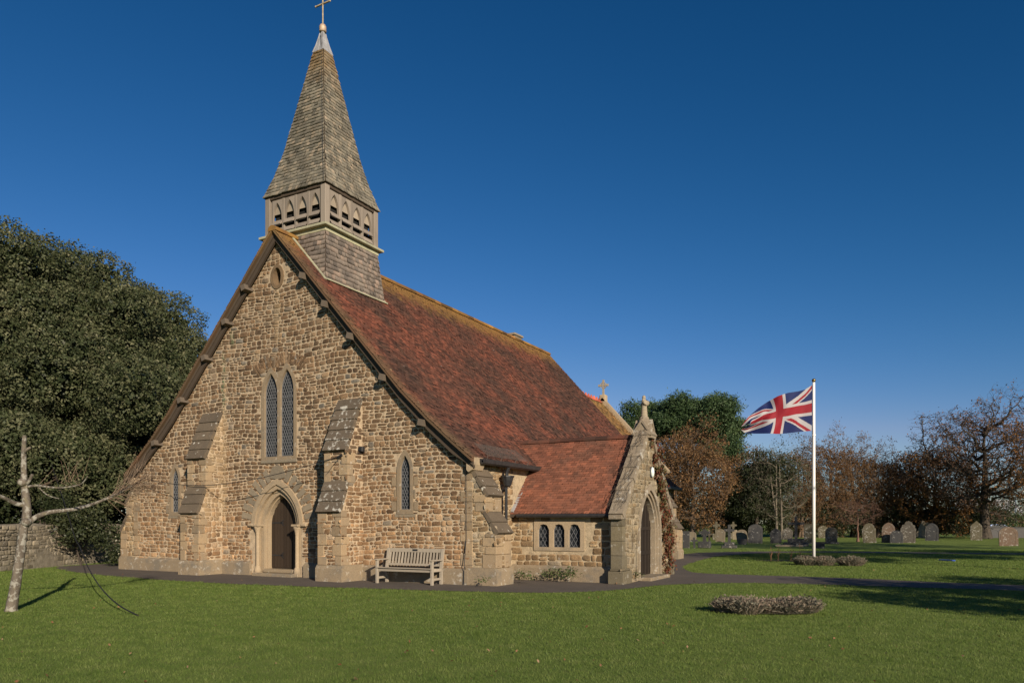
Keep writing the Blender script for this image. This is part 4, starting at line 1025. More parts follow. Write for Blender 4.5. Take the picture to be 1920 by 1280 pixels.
# statue on the porch gable: robed figure holding a child, one joined surface
def remeshed(name, balls, vox, m, parent, loc=(0,0,0), k=10):
    mb = MB()
    for c_, r_, s_ in balls: mb.ball(c_, r_, k, 0, s_)
    me = bpy.data.meshes.new('tmp'); me.from_pydata(mb.v, [], mb.f)
    o = bpy.data.objects.new('tmp', me); COL.objects.link(o)
    md = o.modifiers.new('r', 'REMESH'); md.mode = 'VOXEL'; md.voxel_size = vox
    sm = o.modifiers.new('s', 'SMOOTH'); sm.iterations = 2
    dg = bpy.context.evaluated_depsgraph_get(); m2 = bpy.data.meshes.new_from_object(o.evaluated_get(dg))
    bpy.data.objects.remove(o); m2.name = name; m2.materials.clear(); m2.materials.append(m)
    m2.polygons.foreach_set('use_smooth', np.ones(len(m2.polygons), bool))
    o2 = bpy.data.objects.new(name, m2); COL.objects.link(o2); o2.location = loc
    if parent: o2.parent = parent
    return o2
B = []
for z, r, s in ((.03,.105,(1,1,.6)),(.09,.10,(1,.95,1)),(.17,.095,(1,.9,1)),(.25,.088,(1,.9,1)),(.32,.080,(1,.85,1)),(.39,.078,(1.05,.85,1)),(.45,.080,(1.1,.85,.9)),(.50,.070,(1.2,.85,.7)),(.55,.035,(1,1,1))): B.append(((0,0,z), r, s))
B += [((0,.0,.605),.052,(.9,1,1.15)), ((-.012,0,.61),.058,(.9,1,1.15)), ((-.03,0,.54),.05,(.8,1.2,1.2)), ((.0,.005,.655),.03,(1,1,.7))]
for s in (-1,1): B += [((.01,s*.085,.46),.036,(1,1,1.1)), ((.035,s*.085,.42),.034,(1,1,1)), ((.07,s*.07,.40),.032,(1,1,1)), ((.105,s*.05,.42),.03,(1,1,1)), ((.125,s*.03,.455),.024,(1,1,1.1))]
B += [((.085,.06,.43),.042,(1,1,1.3)), ((.09,.065,.495),.03,(1,1,1.1)), ((.11,.02,.45),.016,(1,1.6,1)), ((.095,.10,.485),.013,(1,1,2.2))]
st = thing('statue', 'small robed stone figure holding a child on the porch gable peak', 'statue', (sx_, PY, 4.62), R(8))
remeshed('figure', B, .011, M['statue'], st)
ped = MB(); ped.lathe([(.13,-.03),(.135,.02),(.11,.05)], 8); ped.build('pedestal', M['statue'], st)

# ================================================================ CHANCEL
CW, CR, CY1 = 3.7, 8.95, 26.6; ce = CR-CW*1.12
chw = MB(); chw.box(CW-.4,CW,LEN-.3,CY1-.3,0,ce+.1); chw.box(-CW,-CW+.4,LEN-.3,CY1-.3,0,ce+.1); chw.plate([(-CW,0),(CW,0),(CW,ce+.15),(0,CR+.1),(-CW,ce+.15)],[],CY1-.35,CY1+.1,FX)
chw.build('chancel_wall', M['rubble_side'], church)
VF = []
for s in (1,-1):
    A = (s*(CW+.15), LEN-.3, ce-.15); B_ = (s*(CW+.15), CY1-.2, ce-.15); C_ = (0, CY1-.2, CR); D_ = (0, LEN-.3, CR)
    VF.append(tiles(A,B_,C_,D_,.14,.2,.022,rr) if s > 0 else tiles(B_,A,D_,C_,.14,.2,.022,rr))
crf = joined('chancel_roof', VF, M['tile_chancel'], church)
cd = MB(); cd.plate([(CW+.15,ce-.17),(0,CR-.02),(-CW-.15,ce-.17),(-CW-.15,ce-.27),(0,CR-.12),(CW+.15,ce-.27)],[],LEN-.3,CY1-.2,FX); cd.build('roof_deck', M['oakdark'], crf)
rc = MB()
for i in range(18):
    y = LEN-.2+i*.42
    rc.plate([(-.14,CR-.06),(0,CR+.08),(.14,CR-.06)],[],y,y+.41,FX); rc.plate([(y+.05,CR+.05),(y+.36,CR+.05),(y+.30,CR+.16),(y+.205,CR+.24),(y+.11,CR+.16)],[],-.03,.03,lambda a,z,c_:(c_,a,z))
rc.build('ridge_tiles', M['ridge_red'], crf)
cc = MB()
for s in (1,-1):
    cc.plate([(s*(CW+.35),ce-.25),(0,CR+.12),(0,CR+.32),(s*(CW+.42),ce-.12)],[],CY1-.28,CY1+.14,FX)
cc.box(-.2,.2,CY1-.28,CY1+.14,CR+.05,CR+.5,bev=.04); ccp = cc.build('chancel_coping', M['dressed'], church)
cx = MB(); zc = CR+.5; yc = CY1-.07
cx.plate([(-.06,zc-.05),(.06,zc-.05),(.045,zc+.55),(.32,zc+.52),(.32,zc+.66),(.045,zc+.63),(.06,zc+.92),(-.06,zc+.92),(-.045,zc+.63),(-.32,zc+.66),(-.32,zc+.52),(-.045,zc+.55)],[],yc-.05,yc+.05,FX)
rg = [(.20*math.cos(t), zc+.59+.20*math.sin(t)) for t in np.linspace(0,6.283,21)[:-1]]; rg2 = [(x*.8, zc+.59+(z-zc-.59)*.8) for x, z in rg]
cx.plate(rg,[rg2],yc-.04,yc+.04,FX); cx.build('cross', M['statue'], ccp)

# ================================================================ LAMPS, CABLES
l = thing('wall_lamp', 'small black floodlight on the west wall beside the tall buttress', 'lamp', (3.27, 0, 3.67))
MB().box(-.09,.09,-.20,-.08,-.07,.07,bev=.01).box(-.03,.03,-.08,.0,-.03,.03).build('housing', M['iron'], l); MB().box(-.07,.07,-.212,-.201,-.05,.05).build('lens', M['glass'], l)
l = thing('wall_lamp', 'white oval bulkhead light above the porch doorway', 'lamp', (gx1, PY+.15, 3.08))
MB().ball((.05,0,0),.10,10,0,(.55,.8,1.5)).build('diffuser', M['lampwhite'], l, smooth=True); MB().box(-.02,.03,-.085,.085,-.155,.155,bev=.01).build('housing', M['iron'], l)
wr = MB(); P = smooth_line([(-6.72,-.28,3.24),(-4.72,-.85,3.05),(-2.35,-1.0,2.92),(-.1,-.95,2.93),(1.74,-.7,3.12),(3.0,-.62,3.44)],5) if False else None
pts = [(-6.72+9.75*t, -.25-.42*t-.35*math.sin(math.pi*t), 3.26+.20*t-.62*math.sin(math.pi*t)*.95) for t in np.linspace(0,1,24)]
wr.tube(pts, .011, 5).tube([(3.03,-.67,3.46),(3.2,-.35,3.52),(3.3,-.02,3.60)], .011, 5).tube([(2.42,-.66,2.9),(2.75,-.675,3.22),(3.03,-.67,3.46)], .009, 5)
wr.tube([(2.90,-.665,3.42),(3.06,-.675,3.48)], .04, 8)
tag(wr.build('overhead_cable', M['cable']), 'thin black cable sagging across the west front from the left eave to the floodlight', 'cable')
hs = MB()
def cat(P, k=6):
    P = [np.array(p, float) for p in P]; P = [P[0]]+P+[P[-1]]; out = []
    for i in range(1, len(P)-2):
        p0,p1,p2,p3 = P[i-1:i+3]
        for j in range(k):
            t = j/k; out.append(tuple(.5*((2*p1)+(-p0+p2)*t+(2*p0-5*p1+4*p2-p3)*t*t+(-p0+3*p1-3*p2+p3)*t**3)))
    out.append(tuple(P[-2])); return out
hs.tube(cat([(5.19,-8.31,.01),(4.28,-8.07,.13),(2.86,-7.47,.32),(1.07,-6.62,.65),(-1.24,-5.37,1.01),(-3.23,-4.29,1.24),(-6.99,-2.34,2.29),(-11.34,-.15,3.6),(-15,1.5,5.5)]), .012, 6)
tag(hs.build('rope', M['cable'], smooth=True), 'long black rope hanging from the evergreen tree down to the lawn', 'rope')

# ================================================================ BENCH
be = thing('park_bench', 'weathered grey slatted wooden bench against the church west wall', 'bench', (5.12, -.40, .0), R(1.5))
W2 = .87
for s in (-1,1):
    m = MB(); m.box(s*W2-.035,s*W2+.035,-.27,-.20,0,.62,bev=.006); m.build('leg', M['teak'], be)
    m = MB(); m.bar((s*W2,.20,0),(s*W2,.20,.42),.07,.07,up=(0,1,0)); m.bar((s*W2,.20,.40),(s*W2,.30,.93),.07,.07,up=(0,1,0)); m.build('leg', M['teak'], be)
    m = MB(); m.box(s*W2-.05,s*W2+.05,-.31,.24,.62,.655,bev=.012); m.build('armrest', M['teak'], be)
    m = MB(); m.box(s*W2-.02,s*W2+.02,-.20,.18,.12,.18,bev=.006).box(s*W2-.022,s*W2+.022,-.20,.18,.34,.41,bev=.006); m.build('rail', M['teak'], be)
m = MB()
for i in range(6): m.box(-W2-.02,W2+.02,-.29+i*.079,-.29+i*.079+.068,.415-(i*.004),.437-(i*.004),bev=.005)
m.box(-W2,W2,-.24,-.21,.33,.41,bev=.005); m.build('seat', M['teak'], be)
m = MB(); m.bar((-W2,.295,.88),(W2,.295,.88),.045,.10); m.bar((-W2,.22,.50),(W2,.22,.50),.04,.06)
for i in range(17):
    x = -.80+i*.1; m.bar((x,.225,.52),(x,.29,.85),.052,.016,up=(0,1,0))
m.build('backrest', M['teak'], be)
MB().bar((-.08,.268,.885),(.08,.268,.885),.006,.05).build('plaque', M['iron'], be)

# ================================================================ FLAG
fx = 13.42; fy = 14.54
fp = thing('flagpole', 'tall white flagpole on the lawn with a dark ball finial', 'flagpole', (fx, fy, 0))
MB().tube([(0,0,0),(0,0,3.0),(0,0,5.0),(0,0,7.05)], [.062,.062,.056,.05], 14).build('pole', M['white'], fp, smooth=True)
m = MB(); m.tube([(0,0,4.985),(0,0,5.03)], .075, 12); m.build('collar', M['white'], fp)
m = MB(); m.lathe([(.03,7.04),(.05,7.06),(.04,7.08)], 12); m.ball((0,0,7.13),.075,10); m.build('finial', M['brass'], fp, smooth=True)
MB().tube([(-.06,-.03,1.2),(-.062,-.03,3),(-.058,-.03,6.95)], .006, 5).build('halyard', M['cable'], fp)
def flag():
    nu, nv = 240, 130
    top = np.array([(0,6.95),(.12,6.78),(.25,6.70),(.38,6.64),(.5,6.52),(.62,6.33),(.75,6.09),(.88,5.75),(1,5.36)])
    bot = np.array([(0,5.18),(.12,5.16),(.25,5.13),(.38,5.08),(.5,5.05),(.62,5.06),(.75,5.09),(.88,5.15),(1,5.26)])
    mid = np.array([(0,6.08),(.25,5.98),(.5,5.83),(.75,5.70),(1,5.42)])
    xt = np.array([(0,0),(.25,.55),(.5,1.33),(.75,2.02),(.9,2.50),(1,2.70)]); xb = np.array([(0,.02),(.25,.62),(.5,1.40),(.75,2.20),(.9,2.55),(1,2.68)]); xm = np.array([(0,0),(.25,.60),(.5,1.30),(.75,1.86),(.9,2.28),(1,2.46)])
    u = np.linspace(0,1,nu+1); v = np.linspace(0,1,nv+1); U, Vv = np.meshgrid(u, v)
    def qd(b, m_, t, V): return b*(2*(V-.5)*(V-1)) + m_*(4*V*(1-V)) + t*(2*V*(V-.5))
    f = lambda A: np.interp(U, A[:,0], A[:,1])
    sm = lambda A: np.interp(U, A[:,0], A[:,1])
    Z = qd(f(bot), f(mid), f(top), Vv); X = qd(f(xb), f(xm), f(xt), Vv)
    Dp = .20*np.sin(U*8.5+Vv*2.2)*U**.7 + .09*np.sin(U*17-Vv*4+1)*U + .22*np.sin(Vv*6.0+1.5)*U**3 + .03*np.sin(U*30+Vv*9)*U
    Z = Z + .018*np.sin(U*24+Vv*5)*U*(1-(2*Vv-1)**4)
    # blade of the cloth runs to the left of the pole, facing the lawn
    rx, ry = math.cos(TH), math.sin(TH); qx, qy = -math.sin(TH), math.cos(TH)
    off = .065
    P = np.stack([-(X+off)*rx + Dp*qx, -(X+off)*ry + Dp*qy, Z], -1).reshape(-1,3)
    i = np.arange(nv)[:,None]*(nu+1)+np.arange(nu)[None]; i = i.ravel(); F = np.stack([i, i+1, i+nu+2, i+nu+1], 1)
    uc = ((i % (nu+1))+.5)/nu; vc = ((i//(nu+1))+.5)/nv
    # flag 2:1 drawn in 60 x 30 units; hoist on the viewer's right, so x runs leftwards
    x = uc*60-30; y = vc*30-15; col = np.zeros(len(i), int)             # 0 blue 1 white 2 red
    def sd(s): return (y*2*s - x)/math.sqrt(5)*1.0 if False else (x - 2*s*y)/math.sqrt(5)
    for s in (1,-1): col[np.abs(sd(s)) < 3] = 1
    for s in (1,-1):
        d_ = sd(s)*s; half = np.where(x < 0, d_*1, -d_)
        # red saltire, counterchanged: on one side of each arm only
        k = (half > 0) & (half < 2); col[k] = 2
    col[(np.abs(x) < 5) | (np.abs(y) < 5)] = 1; col[(np.abs(x) < 3) | (np.abs(y) < 3)] = 2
    ms = []
    for nm, c_ in (('flag_blue',(.008,.018,.098)),('flag_white',(.42,.40,.41)),('flag_red',(.27,.013,.024))):
        m_ = leaf_mat(nm, [(0,c_),(1,c_)], .22, .7); ms.append(m_)
    o = joined('flag', [(P, F)], ms, mi=col, smooth=True); o.location = (fx, fy, 0)
    tag(o, 'Union flag of red, white and blue cloth flying from the white pole', 'flag')
flag()

# ================================================================ BOUNDARY WALL
bw = MB(); a = Vector((-2.6,-18.0,0)); b_ = Vector((-10.09,-2.64,0)); dirn = (Vector((-13.24,3.91,0))-b_).normalized()
p0 = b_-dirn*5.5; p1 = b_+dirn*26; nn = 120; perp = Vector((-dirn.y, dirn.x, 0))
vs = []; fs = []
for i in range(nn+1):
    t = i/nn; c_ = p0+(p1-p0)*t; zt_ = 1.56+.02*math.sin(t*37)+.015*math.sin(t*91)+random.uniform(-.012,.012); w_ = .19+.02*math.sin(t*60)
    for q in ((-w_-.03,0),(-w_,.7),(-w_+.01,zt_-.06),(-.1,zt_),(.1,zt_+.01),(w_,zt_-.05),(w_+.03,0)): pt = c_-perp*q[0]*-1; vs.append((pt.x, pt.y, q[1]))
for i in range(nn):
    for j in range(6): fs.append((i*7+j, (i+1)*7+j, (i+1)*7+j+1, i*7+j+1))
fs += [tuple(range(7)), tuple(nn*7+j for j in range(6,-1,-1))]
bw.add(vs, fs); rubble(bw, [(0,.05),(31,.05),(31,1.50),(0,1.50)], [], lambda a, z, c: tuple(p0+dirn*a-perp*(.205-c)+Vector((0,0,z))), random.Random(14), h=(.09,.2), w=(.14,.42), dep=(.006,.018))
tag(bw.build('boundary_wall', [M['mortar_grey'], M['stones_grey']]), 'low grey rubble boundary wall running behind the lawn under the evergreen', 'wall')

# ================================================================ TREES
def nrmz(a): return a/(np.linalg.norm(a, axis=-1, keepdims=True)+1e-9)
def prisms(A, Bq, ra, rb, k):
    d = nrmz(Bq-A); ref = np.where(np.abs(d[:,2:3]) > .9, np.array([[1.,0,0]]), np.array([[0,0,1.]])); s = nrmz(np.cross(d, ref)); u = np.cross(s, d)
    n = len(A); V = np.empty((n, 2*k, 3))
    for j in range(k):
        t = 2*math.pi*j/k; o = s*math.cos(t)+u*math.sin(t); V[:,j] = A+o*ra[:,None]; V[:,k+j] = Bq+o*rb[:,None]
    F = np.array([[j, (j+1)%k, k+(j+1)%k, k+j] for j in range(k)])[None] + (np.arange(n)*2*k)[:,None,None]
    return V.reshape(-1,3), F.reshape(-1,4)
def crown_pts(rng, n, c, r, shape, lo=.0):
    """random points in a crown; shape 'dome' is flat underneath"""
    P = nrmz(rng.normal(0,1,(n,3)))*(lo+(1-lo)*rng.random((n,1)))**.45
    if shape == 'dome': P[:,2] = np.abs(P[:,2])*1.5-.5
    w = 1+.16*np.sin(P[:,0]*5+c[0])*np.cos(P[:,1]*4+c[1])+.12*np.sin(P[:,2]*7+P[:,0]*3)
    return np.array(c)+P*np.array(r)*w[:,None]
def bare_tree(name, label, loc, H, R_, rng, trunk_r=.25, base_h=None, barkm='bark', twigm='twig', leafm=None, nleaf=0, leafs=.12, sets=((10,.55),(70,.5),(600,.4),(3500,.35)), shape='ell', up=.25, cz=None, rz_c=None, lean=(0,0), cat='tree', group=None, twr=.010, stems=1):
    t = thing(name, label, cat, loc, 0, group)
    cz = cz if cz is not None else H*.6; rz_c = rz_c if rz_c is not None else H-cz
    nodes = []; segs = []
    for sidx in range(stems):
        o = rng.normal(0, .35*(stems > 1), 2); th = np.linspace(0, 1, 9); tp = rng.normal(0, .25*(stems > 1)*R_, 2)
        T = np.stack([o[0]+lean[0]*th+tp[0]*th+rng.normal(0,.05,9)*th, o[1]+lean[1]*th+tp[1]*th+rng.normal(0,.05,9)*th, th*H*.74], 1)
        segs.append((T[:-1], T[1:], trunk_r*(1-.82*th[:-1])*(1+.5*np.exp(-th[:-1]*14)), trunk_r*(1-.82*th[1:]), 7))
        k = T[:,2] >= (base_h or H*.2); nodes.append(T[k])
        for q in np.linspace(.25, 1, 6): nodes.append(T[k][:-1]*(1-q)+T[k][1:]*q)
    nodes = np.concatenate(nodes)
    rad = trunk_r*.42; allend = None
    for li, (n, fr) in enumerate(sets):
        tg = crown_pts(rng, n, (lean[0]*.7, lean[1]*.7, cz), (R_, R_, rz_c), shape, .0 if li < 2 else .12)
        if li == 0: tg = np.array([lean[0]*.7, lean[1]*.7, cz])+nrmz(tg-np.array([lean[0]*.7, lean[1]*.7, cz]))*np.array([R_,R_,rz_c])*.8
        bias = tg*np.array([.62,.62,1])-np.array([0,0,1.0])*np.linalg.norm(tg[:,:2], axis=1)[:,None]*.35 if li < 2 else tg
        src = np.empty(n, int)
        for a0 in range(0, n, 800):
            D2 = ((bias[a0:a0+800,None]-nodes[None])**2).sum(-1); src[a0:a0+800] = D2.argmin(1)
        S = nodes[src]; d = tg-S; L = np.linalg.norm(d, axis=1, keepdims=True); mxL = [99, R_*.8, R_*.42, R_*.26][min(li,3)]; d = d*np.minimum(1, mxL/np.maximum(L,1e-6)); L = np.minimum(L, mxL)
        m_ = [6,4,3,2][min(li,3)]; pts = [S]
        sag = rng.normal(0, .10, (n,3))
        for j in range(1, m_+1):
            q = j/m_; pts.append(S+d*q+np.array([0,0,1])*up*L*(q*(1-q))*(-1 if li == 0 else -.4)+sag*L*math.sin(math.pi*q)+rng.normal(0,.03,(n,3))*L)
        r0 = rad*(.6+.5*rng.random(n))
        for j in range(m_):
            segs.append((pts[j], pts[j+1], r0*(1-.65*j/m_), r0*(1-.65*(j+1)/m_), [6,5,3,3][min(li,3)]))
        new = np.concatenate(pts[1:]); 
        if li < 3: nodes = np.concatenate([nodes, new] + ([.5*(pts[j]+pts[j+1]) for j in range(m_)] if li < 2 else []))
        rad = max(rad*.38, twr); allend = (pts[-1], d)
    VF = [prisms(a, b, ra, rb, k) for a, b, ra, rb, k in segs]
    main = VF[:stems+sets[0] .__len__() * 0 + 6 + 4 + stems*0]; fine = VF[len(main):]
    joined('trunk', main, M[barkm], t, smooth=True)
    if fine: joined('branches', fine, M[twigm], t)
    if leafm:
        E, dd = allend; k = rng.integers(0, len(E), nleaf)
        clump = rng.random(len(E))**1.5; pk = rng.choice(len(E), nleaf, p=clump/clump.sum())
        P = E[pk]-dd[pk]*rng.random((nleaf,1))*.8+rng.normal(0, leafs*.9, (nleaf,3))
        quads_obj('foliage', leaf_quads(P, leafs, rng), M[leafm], t)
    return t
def lobed_tree(name, label, loc, lobes, rng, n, leafs, leafm, trunk=None, barkm='bark_dark', cat='tree', group=None, shell=.38, tuft=9, tr=.35, ow=.35, ratio=.5, limbs=True, core=0):
    """lobes: (x,y,z,rx,ry,rz); foliage is leaf tufts spread through the outer part of every lobe"""
    t = thing(name, label, cat, loc, 0, group) if trunk is not None else None; Lb = np.array(lobes, float)
    ar = (Lb[:,3]*Lb[:,4]+Lb[:,4]*Lb[:,5]+Lb[:,3]*Lb[:,5]); ar /= ar.sum(); nt_ = n//tuft
    k = rng.choice(len(Lb), nt_, p=ar); D = nrmz(rng.normal(0,1,(nt_,3)))
    rr_ = 1-shell*rng.random((nt_,1))**1.3
    w = 1+.10*np.sin(D[:,0]*9+k)*np.cos(D[:,1]*8+k*2)+.08*np.sin(D[:,2]*11+k)
    C = Lb[k,:3]+D*Lb[k,3:]*rr_*w[:,None]
    # drop tufts buried deep inside other lobes
    dd = (((C[:,None]-Lb[None,:,:3])/Lb[None,:,3:])**2).sum(-1); dd[np.arange(nt_), k] = 9
    keep = dd.min(1) > .42; C = C[keep]; D = D[keep]
    keep = C[:,2]+loc[2] > .15; C = C[keep]; D = D[keep]; m_ = len(C)
    tr_ = leafs*1.15
    off = rng.normal(0, 1, (m_, tuft, 3))*tr_*np.array([1,1,.75]); P = (C[:,None]+off+D[:,None]*tr_*.6).reshape(-1,3)
    O = nrmz(off*.7+D[:,None]*1.2+np.array([0,0,.5])).reshape(-1,3)
    fo = quads_obj('foliage' if t else name, leaf_quads(P, leafs, rng, ratio=ratio, outward=O, ow=ow), M[leafm], t)
    if t is None: fo.location = loc; return tag(fo, label, cat, group)
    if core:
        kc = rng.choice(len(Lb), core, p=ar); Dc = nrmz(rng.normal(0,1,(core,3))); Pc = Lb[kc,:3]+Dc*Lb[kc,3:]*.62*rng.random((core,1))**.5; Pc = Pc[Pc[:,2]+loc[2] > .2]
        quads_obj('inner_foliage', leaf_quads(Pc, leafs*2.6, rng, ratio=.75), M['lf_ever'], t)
    if trunk is not None:
        th = np.linspace(0,1,7); T = np.stack([trunk[0]*th, trunk[1]*th, trunk[2]*th], 1)
        seg = [prisms(T[:-1], T[1:], tr*(1-.5*th[:-1]), tr*(1-.5*th[1:]), 8)]
        if limbs:
            A = []; Bq = []
            for l in Lb:
                s = T[rng.integers(2,7)]; e = l[:3]; mid_ = (s+e)/2+rng.normal(0,.3,3)
                A += [s, mid_]; Bq += [mid_, e]
            A = np.array(A); Bq = np.array(Bq); ra = np.tile([tr*.35, tr*.22], len(Lb)); rb = np.tile([tr*.22, tr*.06], len(Lb)); seg.append(prisms(A, Bq, ra, rb, 6))
        joined('trunk', seg, M[barkm], t, smooth=True)
    return t
def dome_lobes(rng, n, c, r, lr, zmin=-.3):
    out = []
    while len(out) < n:
        d = rng.normal(0,1,3); d /= np.linalg.norm(d)
        if d[2] < zmin: continue
        q = .62+.30*rng.random(); s = lr*(.7+.6*rng.random()); out.append((c[0]+d[0]*r[0]*q, c[1]+d[1]*r[1]*q, c[2]+d[2]*r[2]*q, s, s, s*.8))
    return out
rg = np.random.default_rng(21)
# big holm oak behind the north wall
lob = []
for i_ in range(120):
    z_ = 1-2*(i_+.5)/120; a_ = i_*2.399963
    if z_ < -.8: continue
    q_ = rg.uniform(.70,.95); r_ = math.sqrt(1-z_*z_); s_ = rg.uniform(1.1,2.0); lob.append((7.3*q_*r_*math.cos(a_)+rg.normal(0,.3), 7.3*q_*r_*math.sin(a_)+rg.normal(0,.3), 8.9+5.9*q_*z_+rg.normal(0,.45), s_, s_, s_*.8))
lob = lob + dome_lobes(rg, 26, (3.6,2.2,6.2), (4.2,4.2,4.8), 1.5, -.7) + [(rg.normal(0,3.6), rg.normal(0,3.6), 8.5+rg.normal(0,1.6), 1.8, 1.8, 1.6) for _ in range(16)]
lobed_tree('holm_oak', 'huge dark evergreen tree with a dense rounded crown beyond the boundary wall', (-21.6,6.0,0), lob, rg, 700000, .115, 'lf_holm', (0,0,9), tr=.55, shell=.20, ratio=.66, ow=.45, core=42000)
rg = np.random.default_rng(31)
lob = dome_lobes(rg, 30, (0,0,3.6), (3.6,4.2,2.3), 1.15, -.6)
lobed_tree('evergreen_shrub_tree', 'lower olive green evergreen with pale leaves drooping over the boundary wall', (-15.2,1.6,0), lob, rg, 110000, .12, 'lf_holm', (0,0,3.4), tr=.16, shell=.2, ratio=.6, ow=.45)
lob = dome_lobes(rg, 20, (0,0,3.2), (4.0,4.0,2.6), 1.3, -.6)
lobed_tree('laurel_tree', 'leafy dark evergreen beside the near end of the boundary wall', (-12.2,-8.2,0), lob, rg, 60000, .14, 'lf_ever', (0,0,3.0), tr=.16, shell=.4)
for q_, (x, y, lb) in enumerate(((-17.5,-3.5,'dark thicket in the shade under the huge evergreen crown'),(-16.5,6.5,'dark thicket between the boundary wall and the church'),(-19.5,1.5,'deep dark thicket around the trunk of the huge evergreen'))):
    lob = dome_lobes(rg, 26, (0,0,1.8), (4.2,4.2,3.0), 1.3, -.5)
    lobed_tree('thicket', lb, (x,y,0), lob, rg, 30000, .2, 'lf_ever', None, cat='shrub', shell=.7)
# hanging spray over the wall
lob = [(0,0,1.75,.55,.7,.5),(.25,-.5,1.35,.4,.5,.5),(-.35,.6,1.45,.5,.5,.4),(.5,.4,1.0,.26,.3,.35),(-.6,-.5,2.1,.7,.7,.5),(.2,1.2,1.25,.3,.45,.3)]
lobed_tree('hanging_evergreen', 'dark leafy spray hanging in front of the boundary wall by the church corner', (-10.75,.55,0), lob, rg, 6500, .12, 'lf_ever', (-1.4,.2,2.2), tr=.04, shell=.8, cat='shrub')
lob = [(0,0,.55,.35,.45,.55),(.1,.4,.8,.3,.3,.4),(-.1,-.35,.4,.3,.35,.4),(.05,.1,1.1,.25,.25,.3)]
sh = lobed_tree('flowering_shrub', 'green shrub with pale flowers at the left foot of the church', (-9.15,1.35,0), lob, rg, 5200, .085, 'lf_ever', (0,0,.9), tr=.03, shell=.7, cat='shrub')
PP = np.array([(rg.normal(.12,.22), rg.normal(-.15,.35), .25+.95*rg.random()) for _ in range(60)]); quads_obj('flower', leaf_quads(PP, .07, rg, ratio=.9), M['petal'], sh)

# pollarded bare tree on the lawn
bt = thing('bare_tree', 'leafless pollarded tree with pale lichened bark on the front lawn', 'tree', (2.47,-8.93,0))
o0 = np.array((2.47,-8.93,0.))
def loc_(P): return [tuple(np.array(p)-o0) for p in P]
tk = MB()
tk.tube(cat(loc_([(2.47,-8.93,-.05),(2.47,-8.93,.06),(2.54,-8.89,.54),(2.56,-8.83,1.02),(2.56,-8.77,1.50),(2.56,-8.71,1.8),(2.47,-8.71,2.39),(2.40,-8.68,2.89),(2.37,-8.65,3.23)]),4), list(np.interp(np.linspace(0,1,33),[0,.06,.14,.3,.55,.62,.8,1],[.175,.122,.096,.080,.070,.078,.050,.034])*(1+.05*np.sin(np.arange(33)*2.7))), 12)
for bx, bz in ((2.50,1.30),(2.63,1.62),(2.5,2.35)): tk.ball(tuple(np.array((bx,-8.76,bz))-o0),.085,8,0,(1,1,.9))
bt_t = tk.build('trunk', M['bark_lichen'], bt, smooth=True, fix=False)
br = MB(); tw = MB(); rb = random.Random(9)
def limb(P, r0, r1, m_=br):
    C_ = cat(loc_(P),5); m_.tube(C_, list(np.linspace(r0, r1, len(C_))), 8); return C_
limb([(2.56,-8.78,1.50),(2.63,-8.61,1.70),(2.69,-8.36,1.81),(2.79,-7.96,1.87),(2.76,-7.52,2.0),(2.81,-7.04,2.23),(2.82,-6.7,2.43)], .055, .016)
limb([(2.50,-8.70,2.26),(2.78,-8.65,2.29),(3.33,-8.58,2.24),(3.86,-8.52,2.29),(4.10,-8.53,2.43)], .028, .008)
limb([(2.54,-8.72,1.93),(2.5,-8.91,1.97),(2.61,-9.2,2.08),(2.68,-9.7,2.2),(2.75,-10.3,2.25)], .05, .02)
limb([(2.47,-8.7,2.30),(2.58,-8.69,2.37),(2.68,-8.68,2.50)], .035, .025); limb([(2.42,-8.70,2.9),(2.52,-8.68,2.97),(2.57,-8.65,3.0)], .03, .02)
limb([(2.78,-8.65,2.29),(3.0,-8.6,2.12),(3.2,-8.5,2.05)], .012, .006)
for k in range(58):
    f = rb.random()**.7; p = np.array((2.78,-7.4,2.05))*(1-f)+np.array((2.82,-6.7,2.43))*f
    d = np.array((rb.uniform(-.2,.7), rb.uniform(.2,1.0), rb.uniform(-.35,.8))); d *= rb.uniform(.35,.95)/np.linalg.norm(d)
    q = p+d*.5+np.array((rb.uniform(-.06,.06),rb.uniform(-.06,.06),-.05)); e = p+d+np.array((0,0,rb.uniform(-.05,.14)))
    tw.tube(loc_([p,q,e]), [.007,.005,.002], 4)
    for j in range(2):
        s_ = p+(e-p)*rb.uniform(.3,.9); tw.tube(loc_([s_, s_+np.array((rb.uniform(-.2,.3),rb.uniform(-.1,.3),rb.uniform(-.15,.25)))]), [.004,.002], 3)
for k in range(22):
    f = rb.random(); p = np.array((2.78,-8.65,2.29))*(1-f)+np.array((4.05,-8.53,2.38))*f
    tw.tube(loc_([p, p+np.array((rb.uniform(-.1,.4),rb.uniform(-.2,.2),rb.uniform(-.15,.45)))]), [.006,.002], 4)
br.build('branch', M['bark_lichen'], bt, smooth=True, fix=False); tw.build('twigs', M['twig'], bt, fix=False)

